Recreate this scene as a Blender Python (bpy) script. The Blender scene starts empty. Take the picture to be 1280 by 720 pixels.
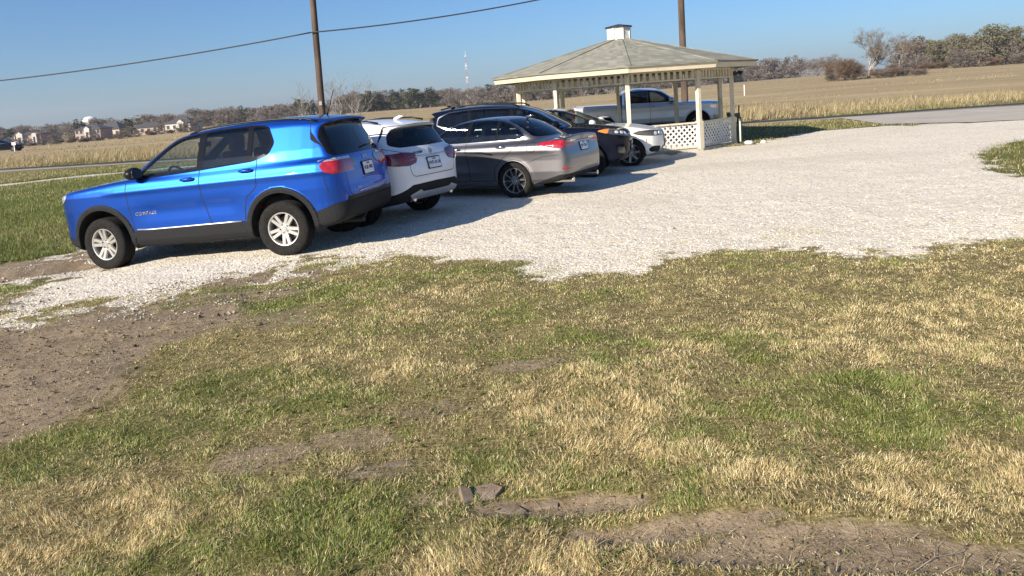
import bpy, bmesh, math, random
import numpy as np
from mathutils import Vector, Matrix
HAZE = .0002; GRASS_K = 1.0; STONE_K = 1.0
random.seed(7); RNG = np.random.default_rng(7)
scene = bpy.context.scene
COL = scene.collection
R = math.radians

# ------------------------------------------------------------------ helpers
def link(o, parent=None):
    COL.objects.link(o)
    if parent is not None:
        o.parent = parent
    return o

def tag(o, label=None, cat=None, group=None, kind=None):
    if label: o['label'] = label
    if cat: o['category'] = cat
    if group: o['group'] = group
    if kind: o['kind'] = kind
    return o

def empty(name, loc=(0, 0, 0), rz=0.0):
    o = bpy.data.objects.new(name, None)
    o.empty_display_size = .2
    o.location = loc
    o.rotation_euler = (0, 0, rz)
    return link(o)

def copy_tree(o, parent=None):
    c = o.copy()
    link(c, parent)
    for ch in list(o.children):
        copy_tree(ch, c)
    return c

def mesh_np(name, V, F, mats=(), midx=None, smooth=True, normals=None, cols=None):
    """V (n,3); F (m,3) or (m,4) int array, or list of such arrays"""
    me = bpy.data.meshes.new(name)
    Fs = F if isinstance(F, list) else [F]
    Fs = [f for f in Fs if len(f)]
    nv = len(V)
    me.vertices.add(nv)
    me.vertices.foreach_set('co', np.asarray(V, np.float32).ravel())
    loops = np.concatenate([f.ravel() for f in Fs]).astype(np.int32)
    counts = np.concatenate([np.full(len(f), f.shape[1], np.int32) for f in Fs])
    starts = np.concatenate([[0], np.cumsum(counts)[:-1]]).astype(np.int32)
    me.loops.add(len(loops)); me.loops.foreach_set('vertex_index', loops)
    me.polygons.add(len(counts))
    me.polygons.foreach_set('loop_start', starts)
    me.polygons.foreach_set('loop_total', counts)
    if midx is not None:
        me.polygons.foreach_set('material_index', np.asarray(midx, np.int32))
    me.polygons.foreach_set('use_smooth', np.full(len(counts), bool(smooth)))
    if cols is not None:
        for cn, arr in cols.items():
            at = me.color_attributes.new(cn, 'FLOAT_COLOR', 'POINT')
            a4 = np.ones((nv, 4), np.float32); a4[:, :arr.shape[1]] = arr
            at.data.foreach_set('color', a4.ravel())
    for m in mats:
        me.materials.append(m)
    me.update(calc_edges=True)
    if normals is not None:
        me.normals_split_custom_set_from_vertices(np.asarray(normals, np.float32))
    return me

class MB:
    """collects simple solids into ONE mesh"""
    def __init__(s): s.v = []; s.f = []; s.m = []
    def add(s, vs, fs, mi=0):
        b = len(s.v); s.v += [tuple(v) for v in vs]
        for f in fs: s.f.append([b + i for i in f]); s.m.append(mi)
        return s
    def box(s, c, d, rot=None, mi=0, top=1.0):
        x, y, z = d[0] / 2, d[1] / 2, d[2] / 2
        vs = [Vector((sx * x * (top if sz > 0 else 1), sy * y * (top if sz > 0 else 1), sz * z)) for sz in (-1, 1) for sx, sy in ((-1, -1), (1, -1), (1, 1), (-1, 1))]
        if rot is not None: vs = [rot @ v for v in vs]
        vs = [v + Vector(c) for v in vs]
        return s.add(vs, [(3, 2, 1, 0), (4, 5, 6, 7), (0, 1, 5, 4), (1, 2, 6, 5), (2, 3, 7, 6), (3, 0, 4, 7)], mi)
    def bar(s, a, b, w, h, mi=0, up=(0, 0, 1)):
        a = Vector(a); b = Vector(b); d = b - a; L = d.length; d.normalize()
        u = Vector(up); side = d.cross(u)
        if side.length < 1e-4: side = d.cross(Vector((1, 0, 0)))
        side.normalize(); up2 = side.cross(d)
        vs = []
        for p in (a, b):
            for sx, sz in ((-1, -1), (1, -1), (1, 1), (-1, 1)):
                vs.append(p + side * (sx * w / 2) + up2 * (sz * h / 2))
        return s.add(vs, [(0, 1, 2, 3), (7, 6, 5, 4), (1, 0, 4, 5), (2, 1, 5, 6), (3, 2, 6, 7), (0, 3, 7, 4)], mi)
    def tube(s, pts, rad, n=8, mi=0, cap=True):
        pts = [Vector(p) for p in pts]; k = len(pts)
        rs = rad if isinstance(rad, (list, tuple)) else [rad] * k
        b = len(s.v); prev = None
        for i, p in enumerate(pts):
            d = (pts[min(i + 1, k - 1)] - pts[max(i - 1, 0)]).normalized()
            if prev is None:
                u = d.cross(Vector((0, 0, 1)))
                if u.length < .1: u = d.cross(Vector((1, 0, 0)))
            else:
                u = prev - d * prev.dot(d)
            u.normalize(); w = d.cross(u); prev = u
            for j in range(n):
                a = 2 * math.pi * j / n
                s.v.append(tuple(p + (u * math.cos(a) + w * math.sin(a)) * rs[i]))
        for i in range(k - 1):
            for j in range(n):
                s.f.append([b + i * n + j, b + i * n + (j + 1) % n, b + (i + 1) * n + (j + 1) % n, b + (i + 1) * n + j]); s.m.append(mi)
        if cap:
            s.f.append([b + j for j in range(n)][::-1]); s.m.append(mi)
            s.f.append([b + (k - 1) * n + j for j in range(n)]); s.m.append(mi)
        return s
    def prism(s, poly, fn, a, b, mi=0):
        """poly: 2D outline; fn(u, v, w) -> 3D; extruded between w=a and w=b"""
        n = len(poly)
        vs = [fn(u, v, a) for u, v in poly] + [fn(u, v, b) for u, v in poly]
        fs = [tuple(range(n))[::-1], tuple(range(n, 2 * n))] + [(i, (i + 1) % n, n + (i + 1) % n, n + i) for i in range(n)]
        return s.add(vs, fs, mi)
    def lathe(s, prof, fn, n=48, mi=0, closed=False):
        """prof: list of (r, w) ; fn(x, y, w)->3D"""
        b = len(s.v); k = len(prof)
        for r, w in prof:
            for j in range(n):
                a = 2 * math.pi * j / n
                s.v.append(tuple(fn(r * math.cos(a), r * math.sin(a), w)))
        rng = range(k if closed else k - 1)
        for i in rng:
            i2 = (i + 1) % k
            for j in range(n):
                s.f.append([b + i * n + j, b + i * n + (j + 1) % n, b + i2 * n + (j + 1) % n, b + i2 * n + j]); s.m.append(mi)
        return s
    def mesh(s, name, mats, smooth=False, fixn=True):
        me = bpy.data.meshes.new(name)
        me.from_pydata(s.v, [], s.f)
        me.polygons.foreach_set('material_index', s.m)
        for m in (mats if isinstance(mats, (list, tuple)) else [mats]): me.materials.append(m)
        if fixn:
            bm = bmesh.new(); bm.from_mesh(me)
            bmesh.ops.recalc_face_normals(bm, faces=bm.faces)
            bm.to_mesh(me); bm.free()
        if smooth:
            me.polygons.foreach_set('use_smooth', [True] * len(me.polygons))
            if smooth is not True:
                me.set_sharp_from_angle(angle=R(smooth))
        me.update()
        return me
    def build(s, name, mats, parent=None, smooth=False, loc=None, fixn=True):
        o = bpy.data.objects.new(name, s.mesh(name, mats, smooth, fixn))
        if loc is not None: o.location = loc
        return link(o, parent)

def bevel(o, w=.01, seg=2):
    bm = bmesh.new(); bm.from_mesh(o.data)
    es = [e for e in bm.edges if len(e.link_faces) == 2 and e.calc_face_angle(0) > .6]
    bmesh.ops.bevel(bm, geom=es, offset=w, segments=seg, affect='EDGES', profile=.6)
    bm.to_mesh(o.data); bm.free()
    return o

def text_obj(name, s, size, mat, parent, mtx, depth=.002, bold=0.0, spacing=1.0):
    cu = bpy.data.curves.new(name, 'FONT'); cu.body = s; cu.size = size
    cu.extrude = depth; cu.align_x = 'CENTER'; cu.align_y = 'CENTER'; cu.offset = bold; cu.space_character = spacing
    cu.resolution_u = 3
    t = bpy.data.objects.new(name + '_tmp', cu); COL.objects.link(t)
    dg = bpy.context.evaluated_depsgraph_get()
    me = bpy.data.meshes.new_from_object(t.evaluated_get(dg))
    bpy.data.objects.remove(t); bpy.data.curves.remove(cu)
    me.name = name; me.materials.clear(); me.materials.append(mat)
    me.transform(mtx)
    return link(bpy.data.objects.new(name, me), parent)

# ------------------------------------------------------------------ materials
def N(nt, typ, loc=(0, 0), **kw):
    n = nt.nodes.new(typ); n.location = loc
    for k, v in kw.items():
        if k in n.inputs.keys() if hasattr(n.inputs, 'keys') else False: n.inputs[k].default_value = v
        else: setattr(n, k, v)
    return n

def new_mat(name):
    m = bpy.data.materials.new(name); m.use_nodes = True
    return m, m.node_tree, m.node_tree.nodes['Principled BSDF']

def C4(c): return (c[0], c[1], c[2], 1.0)

def simple(name, col, rough=.6, metal=0.0, coat=0.0, var=0.0, scale=20.0, bump=0.0, spec=.5, coord='Object', aniso=None):
    m, nt, b = new_mat(name)
    b.inputs['Base Color'].default_value = C4(col); b.inputs['Roughness'].default_value = rough
    b.inputs['Metallic'].default_value = metal; b.inputs['Coat Weight'].default_value = coat
    b.inputs['Specular IOR Level'].default_value = spec
    if var or bump:
        tc = nt.nodes.new('ShaderNodeTexCoord')
        no = nt.nodes.new('ShaderNodeTexNoise'); no.inputs['Scale'].default_value = scale; no.inputs['Detail'].default_value = 5
        src = tc.outputs[coord]
        if aniso:
            mp = nt.nodes.new('ShaderNodeMapping'); mp.inputs['Scale'].default_value = aniso
            nt.links.new(src, mp.inputs[0]); src = mp.outputs[0]
        nt.links.new(src, no.inputs['Vector'])
        if var:
            mx = nt.nodes.new('ShaderNodeMix'); mx.data_type = 'RGBA'
            mx.inputs[6].default_value = C4([c * (1 - var) for c in col]); mx.inputs[7].default_value = C4([min(1, c * (1 + var)) for c in col])
            rm = nt.nodes.new('ShaderNodeMapRange'); rm.inputs[1].default_value = .3; rm.inputs[2].default_value = .7
            nt.links.new(no.outputs['Fac'], rm.inputs[0]); nt.links.new(rm.outputs[0], mx.inputs[0])
            nt.links.new(mx.outputs[2], b.inputs['Base Color'])
        if bump:
            bp = nt.nodes.new('ShaderNodeBump'); bp.inputs['Strength'].default_value = bump; bp.inputs['Distance'].default_value = .02
            nt.links.new(no.outputs['Fac'], bp.inputs['Height']); nt.links.new(bp.outputs[0], b.inputs['Normal'])
    return m

def paint(name, col, metal=.5, rough=.32, dust=.25, dust_z=.55, coat_ior=1.5, coat=1.0):
    """clear-coated car paint with road dust on the lower body"""
    m, nt, b = new_mat(name)
    b.inputs['Metallic'].default_value = metal; b.inputs['Specular IOR Level'].default_value = .5 if metal or max(col) > .3 else 0.0
    b.inputs['Coat Weight'].default_value = coat; b.inputs['Coat Roughness'].default_value = .04; b.inputs['Coat IOR'].default_value = coat_ior
    tc = nt.nodes.new('ShaderNodeTexCoord')
    fl = nt.nodes.new('ShaderNodeTexNoise'); fl.inputs['Scale'].default_value = 900; fl.inputs['Detail'].default_value = 1
    nt.links.new(tc.outputs['Object'], fl.inputs['Vector'])
    mx = nt.nodes.new('ShaderNodeMix'); mx.data_type = 'RGBA'
    mx.inputs[6].default_value = C4([c * .85 for c in col]); mx.inputs[7].default_value = C4([min(1, c * 1.15) for c in col])
    nt.links.new(fl.outputs['Fac'], mx.inputs[0])
    sp = nt.nodes.new('ShaderNodeSeparateXYZ'); nt.links.new(tc.outputs['Object'], sp.inputs[0])
    dn = nt.nodes.new('ShaderNodeTexNoise'); dn.inputs['Scale'].default_value = 3.5; dn.inputs['Detail'].default_value = 8; dn.inputs['Roughness'].default_value = .65
    nt.links.new(tc.outputs['Object'], dn.inputs['Vector'])
    mr = nt.nodes.new('ShaderNodeMapRange'); mr.inputs[1].default_value = dust_z + .35; mr.inputs[2].default_value = .15; mr.inputs[3].default_value = .12; mr.inputs[4].default_value = 1.0
    nt.links.new(sp.outputs['Z'], mr.inputs[0])
    mu = nt.nodes.new('ShaderNodeMath'); mu.operation = 'MULTIPLY'; nt.links.new(mr.outputs[0], mu.inputs[0]); nt.links.new(dn.outputs['Fac'], mu.inputs[1])
    mu2 = nt.nodes.new('ShaderNodeMath'); mu2.operation = 'MULTIPLY'; mu2.inputs[1].default_value = dust; nt.links.new(mu.outputs[0], mu2.inputs[0])
    m2 = nt.nodes.new('ShaderNodeMix'); m2.data_type = 'RGBA'; m2.inputs[7].default_value = (.42, .38, .32, 1)
    nt.links.new(mu2.outputs[0], m2.inputs[0]); nt.links.new(mx.outputs[2], m2.inputs[6])
    nt.links.new(m2.outputs[2], b.inputs['Base Color'])
    r2 = nt.nodes.new('ShaderNodeMath'); r2.operation = 'ADD'; r2.inputs[1].default_value = rough; nt.links.new(mu2.outputs[0], r2.inputs[0])
    nt.links.new(r2.outputs[0], b.inputs['Roughness'])
    c2 = nt.nodes.new('ShaderNodeMath'); c2.operation = 'MULTIPLY_ADD'; c2.inputs[1].default_value = .5; c2.inputs[2].default_value = .025
    nt.links.new(mu2.outputs[0], c2.inputs[0]); nt.links.new(c2.outputs[0], b.inputs['Coat Roughness'])
    return m

def glass_mat(name, tint, refl=1.0):
    """car glazing: tinted see-through pane with mirror-like reflection by angle"""
    m = bpy.data.materials.new(name); m.use_nodes = True; nt = m.node_tree; nt.nodes.clear()
    out = nt.nodes.new('ShaderNodeOutputMaterial')
    tr = nt.nodes.new('ShaderNodeBsdfTransparent'); tr.inputs[0].default_value = C4(tint)
    gl = nt.nodes.new('ShaderNodeBsdfGlossy'); gl.inputs['Roughness'].default_value = .012; gl.inputs[0].default_value = (1, 1, 1, 1)
    lw = nt.nodes.new('ShaderNodeLayerWeight')                     # Facing is the same from both sides of a pane
    pw = nt.nodes.new('ShaderNodeMath'); pw.operation = 'POWER'; pw.inputs[1].default_value = 5; lw.inputs[0].default_value = .5
    nt.links.new(lw.outputs['Facing'], pw.inputs[0])
    mu = nt.nodes.new('ShaderNodeMath'); mu.operation = 'MULTIPLY_ADD'; mu.inputs[1].default_value = .9; mu.inputs[2].default_value = .07 * refl
    nt.links.new(pw.outputs[0], mu.inputs[0])
    mx = nt.nodes.new('ShaderNodeMixShader')
    nt.links.new(mu.outputs[0], mx.inputs[0]); nt.links.new(tr.outputs[0], mx.inputs[1]); nt.links.new(gl.outputs[0], mx.inputs[2])
    nt.links.new(mx.outputs[0], out.inputs[0])
    return m
# ------------------------------------------------------------------ cars: implicit bodies, meshed and cut into panels
def chaikin(p, n=2, closed=True):
    p = np.asarray(p, float)
    for _ in range(n):
        a, b = (p, np.roll(p, -1, 0)) if closed else (p[:-1], p[1:])
        q = np.empty((len(a) * 2, 2)); q[0::2] = a * .75 + b * .25; q[1::2] = a * .25 + b * .75
        if not closed: q = np.vstack([p[:1], q, p[-1:]])
        p = q
    keep = np.linalg.norm(p - np.roll(p, 1, 0), axis=1) > 1e-5
    return p[keep]

def sdp(X, Z, poly):
    """exact signed distance to a closed polygon (negative inside)"""
    X = np.asarray(X, np.float32); Z = np.asarray(Z, np.float32)
    poly = np.asarray(poly, np.float32)
    d = np.full(X.shape, 1e9, np.float32); ins = np.zeros(X.shape, bool)
    for (ax, az), (bx, bz) in zip(poly, np.roll(poly, -1, 0)):
        ex, ez = bx - ax, bz - az
        wx, wz = X - ax, Z - az
        t = np.clip((wx * ex + wz * ez) / (ex * ex + ez * ez + 1e-12), 0, 1)
        dx, dz = wx - ex * t, wz - ez * t
        d = np.minimum(d, dx * dx + dz * dz)
        if abs(ez) > 1e-9:
            c = (az <= Z) != (bz <= Z)
            ins ^= c & (wx < ex * wz / ez)
    d = np.sqrt(d)
    return np.where(ins, -d, d)

def smax(a, b, k):
    h = np.clip(.5 + .5 * (a - b) / k, 0, 1)
    return b + (a - b) * h + k * h * (1 - h)
def smin(a, b, k): return -smax(-a, -b, k)

class Grid2:
    """table of a polygon's distance, read with cubic interpolation"""
    def __init__(s, poly, lo, hi, h=.018):
        s.lo = np.array(lo, np.float32) - 2 * h; s.h = h
        n = np.ceil((np.array(hi) - s.lo) / h).astype(int) + 4
        a = s.lo[0] + h * np.arange(n[0]); b = s.lo[1] + h * np.arange(n[1])
        A, B = np.meshgrid(a, b, indexing='ij'); s.t = sdp(A, B, poly).ravel(); s.n = n
    def __call__(s, x, y, lin=False):
        n0, n1 = s.n
        fx = np.clip((x - s.lo[0]) / s.h, 1, n0 - 2.001); fy = np.clip((y - s.lo[1]) / s.h, 1, n1 - 2.001)
        i = fx.astype(np.int32); j = fy.astype(np.int32); u = (fx - i).astype(np.float32); v = (fy - j).astype(np.float32); t = s.t
        k = i * n1 + j
        if lin: return (t[k] * (1 - u) + t[k + n1] * u) * (1 - v) + (t[k + 1] * (1 - u) + t[k + n1 + 1] * u) * v
        def w(q):
            q2 = q * q; q3 = q2 * q
            return ((1 - q) ** 3 / 6, (3 * q3 - 6 * q2 + 4) / 6, (-3 * q3 + 3 * q2 + 3 * q + 1) / 6, q3 / 6)   # B-spline: smooth second derivative
        wu, wv = w(u), w(v); r = 0
        for a in range(4):
            kk = k + (a - 1) * n1 - 1
            r = r + wu[a] * (wv[0] * t[kk] + wv[1] * t[kk + 1] + wv[2] * t[kk + 2] + wv[3] * t[kk + 3])
        return r

class Body:
    def __init__(s, d):
        s.d = d
        s.sl = chaikin(d['side_l'], 3); s.sg = chaikin(d['side_g'], d.get('sg_it', 3))
        mir = lambda p: np.array(list(p) + [(x, -y) for x, y in p[::-1] if y > 1e-6])
        s.pl = chaikin(mir(d['plan_l']), 2); s.pg = chaikin(mir(d['plan_g']), 2)
        s.lo = np.array([s.sl[:, 0].min() - .08, -d['hw'] - .1, s.sl[:, 1].min() - .08]); s.hi = np.array([s.sl[:, 0].max() + .08, d['hw'] + .1, s.sg[:, 1].max() + .1])
        q = ([s.lo[0] - .3, s.lo[2] - .3], [s.hi[0] + .3, s.hi[2] + .3]); q2 = ([s.lo[0] - .3, -.05], [s.hi[0] + .3, d['hw'] + .8])
        s.tab = {'sl': Grid2(s.sl, *q), 'sg': Grid2(s.sg, *q), 'pl': Grid2(s.pl, *q2), 'pg': Grid2(s.pg, *q2)}
        s.fast = False
    def sd(s, k, x, y): return s.tab[k](x, y, s.fast)
    def F(s, P):
        d = s.d; x, y, z = P[..., 0], P[..., 1], P[..., 2]; ay = np.abs(y)
        il = np.interp(z, *d['ins_l']); ig = np.interp(z, *d['ins_g'])
        for amp, zc, wd, x0, x1 in d.get('creases', []):
            il = il + amp * np.exp(-((z - zc) / wd) ** 2) * np.clip((x - x0) / .25, 0, 1) * np.clip((x1 - x) / .25, 0, 1)
        lower = smax(s.sd('sl', x, z + d['hood_crown'] * (ay / d['hw']) ** 2 * np.clip((z - .6) / .3, 0, 1)), s.sd('pl', x, ay + il), d.get('kl', .07))
        xm = d['xm']
        xx = xm + (x - xm) * (1 + d['screen_curve'] * y * y)
        green = smax(s.sd('sg', xx, z + d['roof_crown'] * (ay / .6) ** 2), s.sd('pg', x, ay + ig), d.get('kg', .09))
        f = smin(lower, green, d.get('kb', .04))
        for xa, za, ra in d['arches']:
            r = np.sqrt((x - xa) ** 2 + (z - za) ** 2)
            if d.get('flare'):
                w = d['flare'][0]; f = f - d['flare'][1] * np.clip((ra + w - r) / .012, 0, 1) * np.clip((ay - .5) / .1, 0, 1)
            elif d.get('lip'):
                f = f - d['lip'] * np.exp(-((r - ra) / .05) ** 2) * np.clip((ay - .5) / .1, 0, 1)
            f = smax(f, -np.maximum(r - ra, d['hw'] - .36 - ay), .012)
        for fn in d.get('extra', []): f = fn(f, x, y, z)
        return f
    def grad(s, P, e=.0025):
        k = np.array([[1, -1, -1], [-1, -1, 1], [-1, 1, -1], [1, 1, 1]], np.float32)
        g = 0
        for q in k: g = g + q * s.F(P + q * e)[:, None]
        return g / (4 * e)
    def project(s, P, it=2):
        for _ in range(it):
            g = s.grad(P); f = s.F(P)
            P = P - g * (np.clip(f, -.02, .02) / np.maximum((g * g).sum(1), .2))[:, None]
        return P
    def extract(s, h):
        n = np.ceil((s.hi - s.lo) / h).astype(int) + 1
        # keep y symmetrical
        ax = [s.lo[i] + h * np.arange(n[i]) for i in range(3)]
        ax[1] = (np.arange(n[1]) - (n[1] - 1) / 2) * h
        G = np.stack(np.meshgrid(*ax, indexing='ij'), -1).astype(np.float32)
        s.fast = True; f = s.F(G); s.fast = False
        ins = f < 0
        c = [ins[i:n[0] - 1 + i, j:n[1] - 1 + j, k:n[2] - 1 + k] for i in (0, 1) for j in (0, 1) for k in (0, 1)]
        cnt = sum(a.astype(np.int8) for a in c); act = (cnt > 0) & (cnt < 8)
        idx = -np.ones(act.shape, int); idx[act] = np.arange(act.sum())
        I = np.argwhere(act); acc = np.zeros((len(I), 3)); num = np.zeros(len(I))
        for a in range(3):
            o1, o2 = [(1, 2), (0, 2), (0, 1)][a]
            for p in (0, 1):
                for q in (0, 1):
                    A = I.copy(); A[:, o1] += p; A[:, o2] += q; B = A.copy(); B[:, a] += 1
                    fa = f[tuple(A.T)]; fb = f[tuple(B.T)]; m = (fa < 0) != (fb < 0)
                    t = np.where(m, fa / np.where(m, fa - fb, 1), 0)
                    pt = A.astype(float); pt[:, a] += t
                    acc += pt * m[:, None]; num += m
        V = acc / num[:, None]
        org = np.array([a[0] for a in ax]); V = org + V * h
        quads = []
        for a in range(3):
            o1, o2 = [(1, 2), (2, 0), (0, 1)][a]
            sl = [slice(None)] * 3; sh = [slice(None)] * 3
            sl[a] = slice(0, -1); sh[a] = slice(1, None)
            e = ins[tuple(sl)] != ins[tuple(sh)]
            E = np.argwhere(e); E = E[(E[:, o1] > 0) & (E[:, o2] > 0) & (E[:, o1] < n[o1] - 1) & (E[:, o2] < n[o2] - 1)]
            flip = ins[tuple(E.T)]
            def at(d1, d2):
                Q = E.copy(); Q[:, o1] += d1; Q[:, o2] += d2; return idx[tuple(Q.T)]
            q = np.stack([at(-1, -1), at(0, -1), at(0, 0), at(-1, 0)], 1)
            q[~flip] = q[~flip][:, ::-1]
            quads.append(q)
        Q = np.concatenate(quads); Q = Q[(Q >= 0).all(1)]
        s.V = s.project(V.astype(np.float32))
        # split along the shorter diagonal
        d1 = np.linalg.norm(s.V[Q[:, 0]] - s.V[Q[:, 2]], axis=1); d2 = np.linalg.norm(s.V[Q[:, 1]] - s.V[Q[:, 3]], axis=1)
        a = Q[d1 <= d2]; b = Q[d1 > d2]
        s.T = np.concatenate([a[:, [0, 1, 2]], a[:, [0, 2, 3]], b[:, [0, 1, 3]], b[:, [1, 2, 3]]])
        s.tags = ['body']; s.tg = np.zeros(len(s.T), int)
    def cut(s, name, field, only=('body',), eps=3e-4):
        """split triangles along field==0; those inside get the tag"""
        f = field(s.V).astype(float)
        f[np.abs(f) < eps] = -eps
        okt = np.isin(s.tg, [s.tags.index(o) for o in only if o in s.tags])
        neg = f[s.T] < 0; k = neg.sum(1)
        mixed = okt & (k > 0) & (k < 3)
        T = s.T[mixed]; tg = s.tg[mixed]; ng = neg[mixed]; k = k[mixed]
        if name not in s.tags: s.tags.append(name)
        ti = s.tags.index(name)
        keepT = s.T[~mixed]; keepg = s.tg[~mixed].copy()
        full = okt[~mixed] & (neg[~mixed].sum(1) == 3); keepg[full] = ti
        if len(T):
            odd = np.where((k == 1)[:, None], ng, ~ng).argmax(1)
            r = np.arange(len(T))
            a = T[r, odd]; b = T[r, (odd + 1) % 3]; c = T[r, (odd + 2) % 3]
            e = np.concatenate([np.stack([a, b], 1), np.stack([a, c], 1)]); es = np.sort(e, 1)
            u, inv = np.unique(es, axis=0, return_inverse=True); inv = inv.ravel()
            fa, fb = f[u[:, 0]], f[u[:, 1]]; t = (fa / (fa - fb))[:, None]
            nv = s.V[u[:, 0]] * (1 - t) + s.V[u[:, 1]] * t
            nv = s.project(nv.astype(np.float32), 1)
            base = len(s.V); s.V = np.concatenate([s.V, nv]).astype(np.float32)
            p = base + inv[:len(T)]; q = base + inv[len(T):]
            nT = np.concatenate([np.stack([a, p, q], 1), np.stack([p, b, c], 1), np.stack([p, c, q], 1)])
            ain = (k == 1)
            g = np.concatenate([np.where(ain, ti, tg), np.where(ain, tg, ti), np.where(ain, tg, ti)])
            s.T = np.concatenate([keepT, nT]); s.tg = np.concatenate([keepg, g])
        else:
            s.T = keepT; s.tg = keepg
    def cut_any(s, name, field, only):
        if isinstance(field, ring):
            for o in only:
                if o not in s.tags: continue
                s.cut('tmp', lambda V: field.f(V) - field.w, (o,)); s.cut(o, lambda V: field.f(V) + field.w, ('tmp',))
                if name not in s.tags: s.tags.append(name)
                s.tg[s.tg == s.tags.index('tmp')] = s.tags.index(name)
        elif isinstance(field, convex):
            p = field.p
            if ((p[:, 0] * np.roll(p[:, 1], -1)) - (p[:, 1] * np.roll(p[:, 0], -1))).sum() < 0: p = p[::-1]
            for o in only:
                if o not in s.tags: continue
                cur = o; lim = field.lim
                fl = [(lambda V: lim - np.abs(V[:, 1])) if field.view == 's' else (lambda V: V[:, 0] - lim) if field.view == 'e' else (lambda V: lim - V[:, 0])]
                for a, b in zip(p, np.roll(p, -1, 0)):
                    nx, nz = (b - a)[1], -(b - a)[0]; L = math.hypot(nx, nz)
                    fl.append(lambda V, a=a, nx=nx / L, nz=nz / L: ((V[:, 0] if field.view == 's' else np.abs(V[:, 1])) - a[0]) * nx + (V[:, 2] - a[1]) * nz)
                tt = []
                for q, g in enumerate(fl):
                    t = 'tmp%d' % q; s.cut(t, g, (cur,)); tt.append(t); cur = t
                if name not in s.tags: s.tags.append(name)
                for t in tt: s.tg[s.tg == s.tags.index(t)] = s.tags.index(name if t == cur else o)
        else: s.cut(name, field, only)
    def ysurf(s, x, z, sg=1):
        a, b = 0.2, s.d['hw'] + .08
        for _ in range(26):
            m = (a + b) / 2
            if s.F(np.array([[x, m, z]], np.float32))[0] < 0: a = m
            else: b = m
        return sg * a
    def xsurf(s, y, z, rear=True):
        a, b = (s.d['xm'], s.lo[0]) if rear else (s.d['xm'], s.hi[0])
        for _ in range(26):
            m = (a + b) / 2
            if s.F(np.array([[m, y, z]], np.float32))[0] < 0: a = m
            else: b = m
        return a
    def zsurf(s, x, y):
        a, b = .8, s.hi[2]
        for _ in range(26):
            m = (a + b) / 2
            if s.F(np.array([[x, y, m]], np.float32))[0] < 0: a = m
            else: b = m
        return a
    def nrm(s, p):
        g = s.grad(np.array([p], np.float32))[0]; return Vector(g / np.linalg.norm(g))
    def finish(s):
        n = s.grad(s.V); s.Nr = n / np.maximum(np.linalg.norm(n, axis=1), 1e-6)[:, None]
    def part(s, names, side=0, offset=0.0):
        m = np.isin(s.tg, [s.tags.index(q) for q in names if q in s.tags])
        if side:
            cy = s.V[s.T][:, :, 1].mean(1); m &= (cy * side > 0)
        T = s.T[m]
        if not len(T): return None
        u, inv = np.unique(T.ravel(), return_inverse=True)
        return s.V[u] + s.Nr[u] * offset, inv.reshape(-1, 3), s.Nr[u], s.tg[m]

# fields: side view (x,z), end view (|y|,z), top view (x,|y|); corners rounded with radius rr
def roundp(poly, r):
    P = [np.array(q, float) for q in poly]; out = []
    n = len(P)
    for i in range(n):
        a, b, c = P[i - 1], P[i], P[(i + 1) % n]
        la, lc = np.linalg.norm(a - b), np.linalg.norm(c - b)
        k = min(r, la * .42, lc * .42)
        p0 = b + (a - b) / max(la, 1e-6) * k; p1 = b + (c - b) / max(lc, 1e-6) * k
        for t in (0, .33, .67, 1): out.append(p0 * (1 - t) ** 2 + 2 * b * t * (1 - t) + p1 * t * t)
    return np.array(out)
RAD = (0, .045)
def fs(poly, it=0, ymin=.3):
    P = roundp(poly, .045) if it else np.asarray(poly, float)
    return lambda V: np.maximum(sdp(V[:, 0], V[:, 2], P), ymin - np.abs(V[:, 1]))
def fe(poly, xlim, rear=True, it=0):
    P = np.asarray([(a if a > 0 else -.4, b) for a, b in poly], float)
    if it: P = roundp(P, .045)
    return lambda V: np.maximum(sdp(np.abs(V[:, 1]), V[:, 2], P), (V[:, 0] - xlim) if rear else (xlim - V[:, 0]))
def ft(poly, zmin, it=0):
    P = np.asarray([(a, b if b > 0 else -.4) for a, b in poly], float)
    return lambda V: np.maximum(sdp(V[:, 0], np.abs(V[:, 1]), P), zmin - V[:, 2])
def fu(*fl): return lambda V: np.minimum.reduce([q(V) for q in fl])
def fi(*fl): return lambda V: np.maximum.reduce([q(V) for q in fl])
class ring:
    def __init__(s, f, w): s.f = f; s.w = w
class convex:
    """thin convex outline: one half-plane at a time. view: 's' (x,z) or 'e' (|y|,z)"""
    def __init__(s, poly, view, lim): s.p = np.asarray(poly, float); s.view = view; s.lim = lim

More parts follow.
